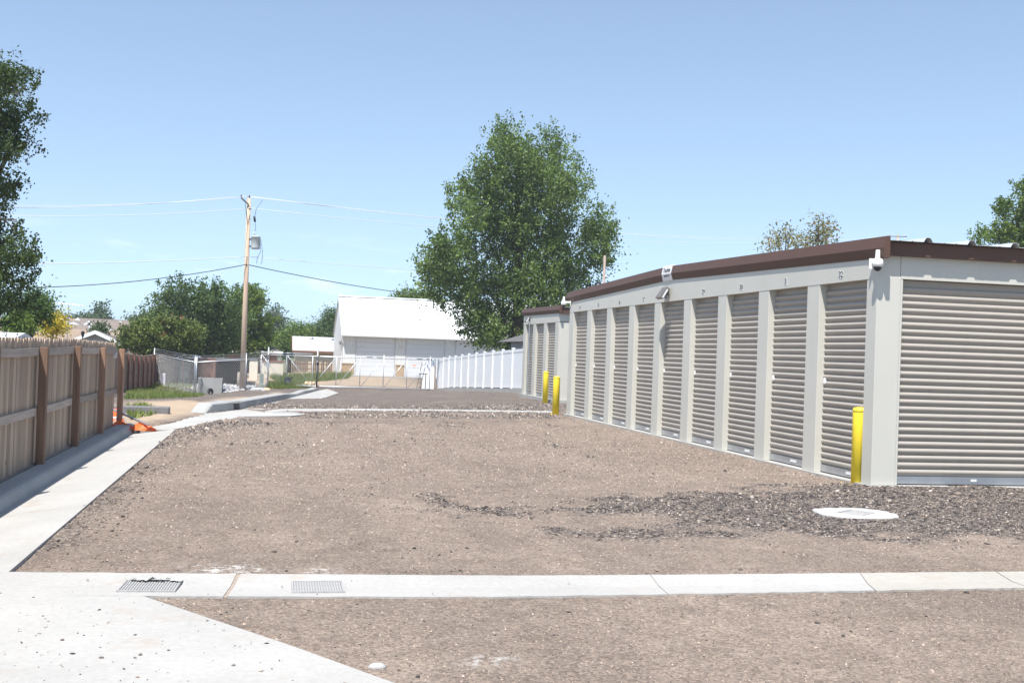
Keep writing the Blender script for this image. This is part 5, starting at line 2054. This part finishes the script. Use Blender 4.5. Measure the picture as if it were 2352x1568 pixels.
# dark picket fence left of the barn
c0, c1 = at_y(672, 835, 104.0), at_y(762, 835, 104.0)
f4 = thing('picket_fence', 'old dark picket fence with gaps in front of the beige shed', 'fence', (c0[0], 104.0, 0))
zt_ = float(at_y(715, 829, 104)[2])
bmsh = MB().box(-.05, .05, 0, .02, 0, 1.0).mesh('picket', wood('dark_picket', (.07, .045, .035), (.15, .10, .08)))
n_ = int((c1[0] - c0[0]) / .145)
for k in range(n_):
    if k in (10, 11, 17, 20):
        continue
    link('picket', bmsh, f4, (k * .145, 0, zt_ - 1.0 + random.uniform(-.06, .04)))
for zz in (.25, .7):
    MB().box(-.1, n_ * .145, .0205, .05, zt_ - 1 + zz, zt_ - 1 + zz + .07).build('rail', m_redpost, f4)
for k in range(0, n_ + 1, 8):
    MB().box(k * .145 - .04, k * .145 + .04, .051, .13, tz(c0[0], 104) - .3, zt_ + .02).build('post', m_redpost, f4)


# riprap, grass
def scatter_poly(poly, n):
    P_ = np.array(poly)
    x = RNG.uniform(P_[:, 0].min(), P_[:, 0].max(), n)
    y = RNG.uniform(P_[:, 1].min(), P_[:, 1].max(), n)
    k = poly_sd(x, y, poly) > 0
    return x[k], y[k]


rp = [gpoly([(455, 885), (440, 893), (452, 901), (462, 905), (466, 886)]), gpoly([(503, 884), (590, 888), (575, 896), (508, 905)])]
X_, Y_ = [], []
for pl in rp:
    a, c2 = scatter_poly(pl, 700)
    X_.append(a)
    Y_.append(c2)
X_, Y_ = np.concatenate(X_), np.concatenate(Y_)
S_ = RNG.uniform(.05, .14, len(X_))
cc = np.array([(.30, .31, .33), (.42, .42, .42), (.22, .23, .25), (.5, .47, .44)])[RNG.integers(0, 4, len(X_))] * RNG.uniform(.8, 1.2, (len(X_), 1))
o = link('riprap', rocks_mesh('riprap', np.stack([X_, Y_, terrain(X_, Y_) + .02], 1), S_, cc, MATS['rock_stone'], .8))
o['kind'] = 'stuff'
tag(o, 'grey broken stone riprap around the drain headwall', 'rocks')


def grass(name, label, polys, n, h, spread=.03):
    xs_, ys_ = [], []
    for pl in polys:
        a, c2 = scatter_poly(pl, n)
        xs_.append(a)
        ys_.append(c2)
    x, y = np.concatenate(xs_), np.concatenate(ys_)
    m_ = len(x)
    clump = fbm(x, y, 1.3, 9)
    hh = h * RNG.uniform(.4, 1.15, m_) * (.4 + 1.2 * clump)
    z = terrain(x, y) - .03
    a = RNG.uniform(0, 2 * np.pi, m_)
    w = RNG.uniform(.010, .022, m_)
    lean = RNG.normal(0, .32, (m_, 2)) * hh[:, None]
    dx_, dy_ = np.cos(a) * w, np.sin(a) * w
    V = np.empty((m_, 4, 3))
    V[:, 0] = np.stack([x - dx_, y - dy_, z], 1)
    V[:, 1] = np.stack([x + dx_, y + dy_, z], 1)
    V[:, 2] = np.stack([x + dx_ * .5 + lean[:, 0] * .5, y + dy_ * .5 + lean[:, 1] * .5, z + hh * .6], 1)
    V[:, 3] = np.stack([x + lean[:, 0], y + lean[:, 1], z + hh], 1)
    F = np.arange(m_ * 4).reshape(-1, 4)
    tint = np.clip(.15 + .9 * (clump - .25) + RNG.normal(0, .16, m_), 0, .92)
    o_ = link(name, raw_mesh(name, V.reshape(-1, 3), F, m_grass, {'tint': np.repeat(tint, 4)}))
    o_['kind'] = 'stuff'
    return tag(o_, label, 'grass')


grass('grass', 'green grass in the ditch below the red-brown cedar fence', [GRASSP], 30000, .17)
grass('weeds', 'rough green weeds around the gate post and black box', [gpoly([(612, 891), (640, 886), (715, 887), (715, 890), (680, 892), (640, 894)]), gpoly([(618, 880), (720, 880), (722, 884), (618, 884)])], 9000, .28)
grass('weeds', 'dry weeds in front of the picket fence and barn corner', [gpoly([(618, 868), (760, 862), (808, 862), (800, 870), (740, 876), (640, 878)])], 16000, .40)
grass('weeds', 'thin weeds along the tan soil behind the near kerb', [gpoly([(286, 940), (330, 932), (360, 950), (300, 965)])], 1500, .16)


# ------------------------------------------------------------------ trees
def tree(name, label, base, lobes, n_leaf, leaf, mtl, trunk_r, trunk_to, group=None, limbs=8, sparse=False, cl=26, spread=1.0, droop=.3, plume=0.0, cat='tree', accent_frac=0.0, density_in=.45, gap=-1.25):
    """lobes: list of (centre xyz, radius xyz) in world metres"""
    base = np.array(base, float)
    t = thing(name, label, cat, tuple(base), group)
    Cn = np.array([l[0] for l in lobes], float)
    Rd = np.array([l[1] for l in lobes], float)
    wgt = (Rd.prod(1)) ** (2 / 3)
    wgt /= wgt.sum()
    ncl = max(4, n_leaf // cl)
    li = RNG.choice(len(lobes), ncl, p=wgt)
    d = RNG.normal(0, 1, (ncl, 3))
    d /= np.linalg.norm(d, axis=1)[:, None]
    rr = RNG.random(ncl) ** density_in
    P = Cn[li] + d * Rd[li] * rr[:, None]
    ext = float(np.ptp(Cn[:, 2]) + Rd[:, 2].max())
    fq = 2 * np.pi / (max(ext, .5) * .16)
    ph_n = RNG.uniform(0, 6, 6)
    nz = np.sin(P[:, 0] * fq + ph_n[0] + 1.3 * np.sin(P[:, 2] * fq * .6 + ph_n[1])) + np.sin(P[:, 2] * fq * 1.2 + ph_n[2] + 1.3 * np.sin(P[:, 1] * fq * .7 + ph_n[3])) + np.sin(P[:, 1] * fq + ph_n[4] + P[:, 0] * fq * .5)
    nz = nz - 1.3 * (1 - rr)
    P = P[nz > gap]
    d = d[nz > gap]
    ncl = len(P)
    # twig leaves
    k = cl
    ctint = RNG.normal(.42, .16, ncl)
    sig = leaf * 2.6 * spread
    tw = RNG.normal(0, 1, (ncl, 3))
    tw = tw * .8 + d * 1.1
    tw[:, 2] -= droop * .3
    tw /= np.linalg.norm(tw, axis=1)[:, None]
    s = RNG.uniform(-1, 1, (ncl, k))
    off = tw[:, None, :] * (s * sig * 1.6)[..., None] + RNG.normal(0, sig * .55, (ncl, k, 3))
    if plume:
        axd = d * .75 + RNG.normal(0, .3, (ncl, 3))
        axd[:, 2] += .75
        axd /= np.linalg.norm(axd, axis=1)[:, None]
        tt = RNG.random((ncl, k)) ** .8
        ln_p = plume * RNG.uniform(.6, 1.35, ncl)
        off = axd[:, None, :] * (tt * ln_p[:, None] - .35 * ln_p[:, None])[..., None] + RNG.normal(0, 1, (ncl, k, 3)) * (ln_p[:, None] * .26 * (1.08 - tt * .85))[..., None]
    L = (P[:, None, :] + off).reshape(-1, 3)
    m_ = len(L)
    # leaf quads
    ax = RNG.normal(0, 1, (m_, 3))
    ax[:, 2] -= droop * 1.6
    ax /= np.linalg.norm(ax, axis=1)[:, None]
    rn = RNG.normal(0, 1, (m_, 3))
    rn[:, 2] += .35
    sd = np.cross(ax, rn)
    sd /= np.linalg.norm(sd, axis=1)[:, None] + 1e-9
    ll = leaf * RNG.uniform(.7, 1.3, m_)[:, None]
    ww = ll * .34
    V = np.empty((m_, 4, 3))
    V[:, 0] = L - ax * ll * .5
    V[:, 1] = L + sd * ww
    V[:, 2] = L + ax * ll * .5
    V[:, 3] = L - sd * ww
    tint = np.clip(np.repeat(ctint, k) + RNG.normal(0, .16, m_), 0, .9)
    if accent_frac:
        ac = np.repeat(RNG.random(ncl) < accent_frac, k) & (RNG.random(m_) < .8)
        tint[ac] = 1.0
    V -= base
    link('crown', raw_mesh('crown', V.reshape(-1, 3), np.arange(m_ * 4).reshape(-1, 4), mtl, {'tint': np.repeat(tint, 4)}), t)
    b = MB()
    top_ = np.array(trunk_to, float)
    mid = base * .45 + top_ * .55 + np.array([random.uniform(-.2, .2), random.uniform(-.2, .2), 0])
    b.tube([(0, 0, -.6), tuple((base * .7 + top_ * .3) - base), tuple(mid - base), tuple(top_ - base)], [trunk_r * 1.2, trunk_r, trunk_r * .8, trunk_r * .3], 10)
    order = np.argsort(-wgt)[:limbs]
    for i in order:
        c_ = Cn[i]
        f = min(.85, max(.2, (c_[2] - base[2]) / max(.1, top_[2] - base[2]) - .3))
        st = base + (top_ - base) * f
        m1 = st * .5 + c_ * .5 + np.array([0, 0, -.08 * np.linalg.norm(c_ - st)])
        b.tube([tuple(st - base), tuple(m1 - base), tuple(c_ - base)], [trunk_r * .42, trunk_r * .26, trunk_r * .1], 6)
        for _ in range(4 if sparse else 2):
            dd = RNG.normal(0, 1, 3)
            dd /= np.linalg.norm(dd)
            e_ = c_ + dd * Rd[i] * .8
            b.tube([tuple(m1 - base), tuple((c_ + e_) / 2 - base), tuple(e_ - base)], [trunk_r * .16, trunk_r * .1, trunk_r * .04], 5)
    b.build('trunk', m_bark, t, True)
    return t


def lobes_px(Y0, lst, ky=.9, dy=None, jit=.25):
    out = []
    for i, l in enumerate(lst):
        px_, py_, r = l[:3]
        ry = l[3] if len(l) > 3 else r
        off = random.uniform(-jit, jit) * 6 if dy is None else random.uniform(-dy, dy)
        c_ = at_y(px_, py_, Y0 + off)
        m_ = (Y0 + off) / FPX * 1.02
        out.append(((c_[0], c_[1], c_[2]), (r * m_, (r + ry) / 2 * m_ * ky, ry * m_)))
    return out


lf_pop = leafmat('poplar_leaf', (.050, .098, .027), (.205, .285, .078))
lf_elm = leafmat('elm_leaf', (.026, .052, .018), (.10, .145, .045))
lf_dark = leafmat('dark_leaf', (.036, .075, .024), (.13, .20, .06))
lf_mid = leafmat('bright_leaf', (.052, .108, .02), (.20, .275, .06))
lf_orch = leafmat('orchard_leaf', (.06, .098, .026), (.22, .265, .08), (.24, .11, .045))
lf_yel = leafmat('yellow_leaf', (.30, .24, .02), (.62, .50, .05))
lf_grey = leafmat('grey_leaf', (.09, .13, .10), (.19, .24, .18))
lf_haz = leafmat('far_leaf', (.045, .085, .045), (.12, .17, .08))
lf_dry = leafmat('dry_leaf', (.15, .15, .075), (.31, .30, .17), (.26, .14, .08))

YP = 73.0
pop = [(1158, 312, 30, 38), (1172, 345, 48), (1260, 325, 34, 40), (1225, 360, 52), (1120, 385, 46), (1165, 410, 62), (1290, 395, 44), (1250, 430, 66), (1085, 435, 44), (1180, 480, 80), (1075, 490, 52), (1130, 530, 70),
       (1040, 550, 50), (1310, 440, 26), (1265, 500, 64), (1215, 560, 80), (1010, 600, 44), (1060, 610, 60), (1355, 485, 28, 34), (1385, 515, 36), (1408, 540, 26), (1345, 545, 48), (1300, 580, 58), (1385, 570, 34),
       (1130, 640, 66), (1220, 650, 70), (985, 590, 26), (1310, 640, 48), (1055, 668, 42), (1140, 710, 50), (1215, 720, 62), (1270, 690, 50), (1085, 715, 36), (1165, 765, 36), (1240, 765, 48), (1120, 755, 28), (1150, 795, 22), (1000, 640, 30)]
pb_ = at_y(1195, 800, YP)
tree('poplar_tree', 'tall broad green poplar rising behind the far small building', (pb_[0], YP, tz(pb_[0], YP)), lobes_px(YP, [(a_[0] + (6 if a_[1] < 420 else 0), a_[1] + 19) + tuple(q_ * .96 for q_ in a_[2:]) for a_ in pop] + [(1135, 775, 34, 30), (1175, 790, 34, 26), (1100, 735, 30, 26)], .95, 2.4), 125000, .175, lf_pop, .38, at_y(1190, 380, YP), None, 12, droop=.5, density_in=.62, gap=-1.9, cl=80, plume=1.7)

YL = 34.0
elm = [(10, 175, 34, 30), (50, 185, 30, 18), (-30, 240, 50), (25, 250, 36), (-20, 310, 60), (45, 300, 44), (78, 315, 22, 18), (0, 370, 44), (10, 420, 30, 34), (-30, 460, 50), (-10, 560, 50), (45, 570, 40), (70, 600, 18), (10, 630, 60), (30, 690, 42), (-40, 700, 60), (0, 735, 40), (-90, 320, 70), (-110, 480, 80), (-110, 640, 80)]
pb_ = at_y(-70, 800, YL)
tree('elm_tree', 'ragged dark elm with dead twigs at the left edge', (pb_[0], YL, tz(pb_[0], YL)), lobes_px(YL, elm, .9, 1.2), 52000, .085, lf_elm, .28, at_y(-60, 220, YL), None, 12, cl=60, droop=.5, density_in=.5, plume=.62)
el = [o for o in COL.objects if o.name == 'elm_tree'][0]
b = MB()
ob = Vector((pb_[0], YL, tz(pb_[0], YL)))
for k in range(46):                      # bleached bare twigs near the top and one broken limb
    s0 = Vector(at_y(random.uniform(-30, 25), random.uniform(170, 240), YL)) - ob
    e0 = Vector(at_y(random.uniform(0, 60), random.uniform(150, 225), YL - random.uniform(0, .8))) - ob
    m0 = (s0 + e0) / 2 + Vector((0, 0, random.uniform(-.1, .1)))
    b.tube([s0, m0, e0], [.014, .010, .004], 4, False)
for a, c2 in (((-40, 500), (48, 512)), ((0, 500), (35, 530)), ((20, 505), (40, 508))):
    s0, e0 = Vector(at_y(*a, YL)) - ob, Vector(at_y(*c2, YL - .4)) - ob
    b.tube([s0, (s0 + e0) / 2 + Vector((0, 0, .04)), e0], [.035, .025, .008], 5, False)
b.build('dead_twigs', mat('dead_twig', (.30, .25, .21), .9), el, fix=False)['kind'] = 'stuff'


def ptree(name, label, Y0, lst, n_, leaf, m_, tr, base_px, top_px, group=None, **kw):
    z_ = kw.pop('z', None)
    b_ = at_y(base_px[0], base_px[1], Y0)
    return tree(name, label, (b_[0], Y0, tz(b_[0], Y0) if z_ is None else z_), lobes_px(Y0, lst, .9, kw.pop('dy', 1.5)), n_, leaf, m_, tr, at_y(top_px[0], top_px[1], Y0), group, **kw)


GT = 'trees beyond the fence'
ptree('ash_tree', 'dense dark green tree left of the utility pole', 84, [(400, 684, 30, 30), (450, 688, 38, 30), (500, 694, 38, 32), (380, 720, 38), (440, 738, 56, 54), (500, 746, 48, 46), (360, 745, 22), (530, 772, 38, 34), (480, 780, 48, 40), (545, 722, 22), (510, 800, 26, 16), (408, 662, 12, 14)], 40000, .17, lf_dark, .25, (462, 830), (455, 680), GT, limbs=9, density_in=.55, cl=70, plume=1.5)
ptree('maple_tree', 'bright green tree directly behind the utility pole', 92, [(550, 684, 26), (578, 694, 28), (560, 734, 42), (594, 752, 25, 38), (575, 793, 36, 28), (598, 780, 18, 28)], 22000, .2, lf_mid, .25, (575, 830), (565, 680), GT, limbs=6, density_in=.55, cl=70, plume=1.4)
ptree('orchard_tree', 'round fruit tree with reddish tips over the cedar fence', 70, [(330, 779, 42, 34), (380, 768, 46, 34), (430, 776, 32, 34), (300, 785, 26, 22), (400, 790, 50, 24), (440, 790, 26, 24), (350, 800, 40, 18), (395, 742, 26, 14)], 30000, .15, lf_orch, .16, (385, 840), (385, 750), GT, limbs=8, accent_frac=.045, density_in=.55, cl=40, plume=.8)
ptree('willow_tree', 'hazy grey-green tree right of the bright tree', 150, [(630, 735, 20, 22), (640, 765, 16, 24), (622, 765, 16, 22)], 6000, .3, lf_grey, .3, (632, 800), (632, 740), GT, limbs=4)
ptree('hedge_tree', 'rounded green tree behind the beige shed, left of it', 122, [(668, 785, 26, 26), (650, 795, 18, 20), (690, 775, 20, 20)], 12000, .22, lf_mid, .2, (665, 815), (668, 785), GT, limbs=4)
ptree('hedge_tree', 'mid green tree directly above the beige shed roof', 132, [(705, 770, 26, 18), (735, 772, 24, 20), (675, 768, 18, 16), (750, 785, 20, 18)], 12000, .24, lf_pop, .2, (715, 815), (715, 775), GT, limbs=4)
ptree('elm_tree', 'dark tree against the left barn wall', 124, [(752, 745, 18, 20), (765, 725, 14, 14), (740, 765, 16, 20), (768, 765, 20, 30)], 9000, .22, lf_dark, .22, (758, 815), (758, 735), GT, limbs=4)
ptree('ash_tree', 'pale green treetop behind the barn roof', 122, [(935, 690, 26, 18), (965, 688, 24, 14), (990, 693, 20, 12), (960, 715, 50, 26)], 12000, .24, lf_mid, .3, (955, 830), (955, 700), GT, limbs=5)
ptree('elm_tree', 'spindly green tree with bare limbs right of the big elm', 48, [(85, 695, 26, 22), (100, 708, 20, 16), (70, 712, 22, 18), (55, 730, 22, 16), (88, 730, 16, 10)], 6500, .11, lf_dark, .12, (62, 790), (75, 700), GT, limbs=6, sparse=True)
ptree('shrub', 'yellow-green bush under the big elm', 46, [(40, 735, 20, 16), (25, 745, 18, 14), (55, 748, 14, 12)], 4500, .10, lf_mid, .06, (40, 800), (40, 735), GT, limbs=4, cat='bush')
ptree('shrub', 'bright yellow leaved tree over the near fence', 64, [(125, 742, 14, 10), (112, 748, 14, 9), (135, 748, 9, 8)], 3600, .13, lf_yel, .06, (122, 800), (122, 742), GT, limbs=4)
ptree('poplar_tree', 'narrow dark columnar poplar on the far skyline', 175, [(230, 715, 4, 12), (230, 730, 7, 12), (229, 742, 11, 10), (240, 742, 8, 9)], 2600, .4, lf_haz, .2, (230, 760), (230, 712), GT, limbs=2, spread=.7)
for i, (px_, py_, r_, yy, lab) in enumerate([(190, 738, 11, 165, 'small round far tree left of the columnar poplar'), (205, 738, 11, 168, 'small round far tree just left of the columnar poplar'), (308, 740, 13, 150, 'round dark far tree beyond the orchard tree'),
                                             (330, 742, 10, 160, 'greyish far tree at the orchard tree edge'), (345, 735, 12, 155, 'far tree touching the dense dark tree'), (165, 742, 8, 170, 'low far tree by the aerial mast'),
                                             (315, 752, 9, 110, 'pale small tree among the far roofs'), (125, 735, 10, 170, 'low far hedge left of the aerial'), (228, 757, 6, 80, 'small garden tree between the roofs')]):
    ptree('far_tree', lab, yy, [(px_, py_, r_, r_ * .8), (px_ + r_ * .6, py_ + 3, r_ * .7, r_ * .6)], 1500, .3 * yy / 150, lf_haz, .15, (px_, py_ + 18), (px_, py_), 'far trees on the skyline', limbs=2, spread=.8)
ptree('shrub', 'sparse dry shrub rising behind the near roof, left one', 34, [(1785, 545, 22, 16), (1812, 540, 18, 22), (1775, 565, 18, 12), (1830, 560, 16, 14)], 1000, .085, lf_dry, .05, (1800, 640), (1808, 535), 'dry shrubs behind the near roof', limbs=4, sparse=True, cl=14, dy=.4, accent_frac=.1, cat='bush')
ptree('shrub', 'taller sparse dry shrub rising behind the near roof, right one', 34, [(1878, 520, 10, 24), (1900, 535, 12, 22), (1880, 550, 24, 16), (1860, 555, 18, 14), (1925, 552, 10, 8)], 1300, .085, lf_dry, .05, (1885, 640), (1880, 510), 'dry shrubs behind the near roof', limbs=5, sparse=True, cl=14, dy=.4, accent_frac=.12, cat='bush')
ptree('cottonwood_tree', 'bright green tree at the right edge above the near roof', 60, [(2360, 450, 40, 34), (2330, 490, 40, 34), (2300, 480, 14, 22), (2290, 540, 40, 20), (2350, 540, 60, 40), (2400, 480, 60, 60), (2250, 552, 20, 12), (2420, 560, 60, 60)], 26000, .15, lf_mid, .3, (2370, 720), (2370, 470), None, limbs=7, density_in=.5, cl=60, plume=1.0)
# weathered woodland mass closing the horizon far off

# ------------------------------------------------------------------ thin summer haze
hz_m = bpy.data.materials.new('haze_air')
hz_m.use_nodes = True
hn = hz_m.node_tree
hn.nodes.remove(hn.nodes['Principled BSDF'])
pv = hn.nodes.new('ShaderNodeVolumePrincipled')
pv.inputs['Color'].default_value = (.93, .95, 1.0, 1)
pv.inputs['Density'].default_value = .0006
pv.inputs['Anisotropy'].default_value = .25
hn.links.new(pv.outputs[0], hn.nodes['Material Output'].inputs['Volume'])
hz = MB().box(-2600, 2600, -500, 2700, -7.5, 24).build('haze', hz_m)
hz['kind'] = 'stuff'
tag(hz, 'thin pale summer haze over the whole place', 'haze')
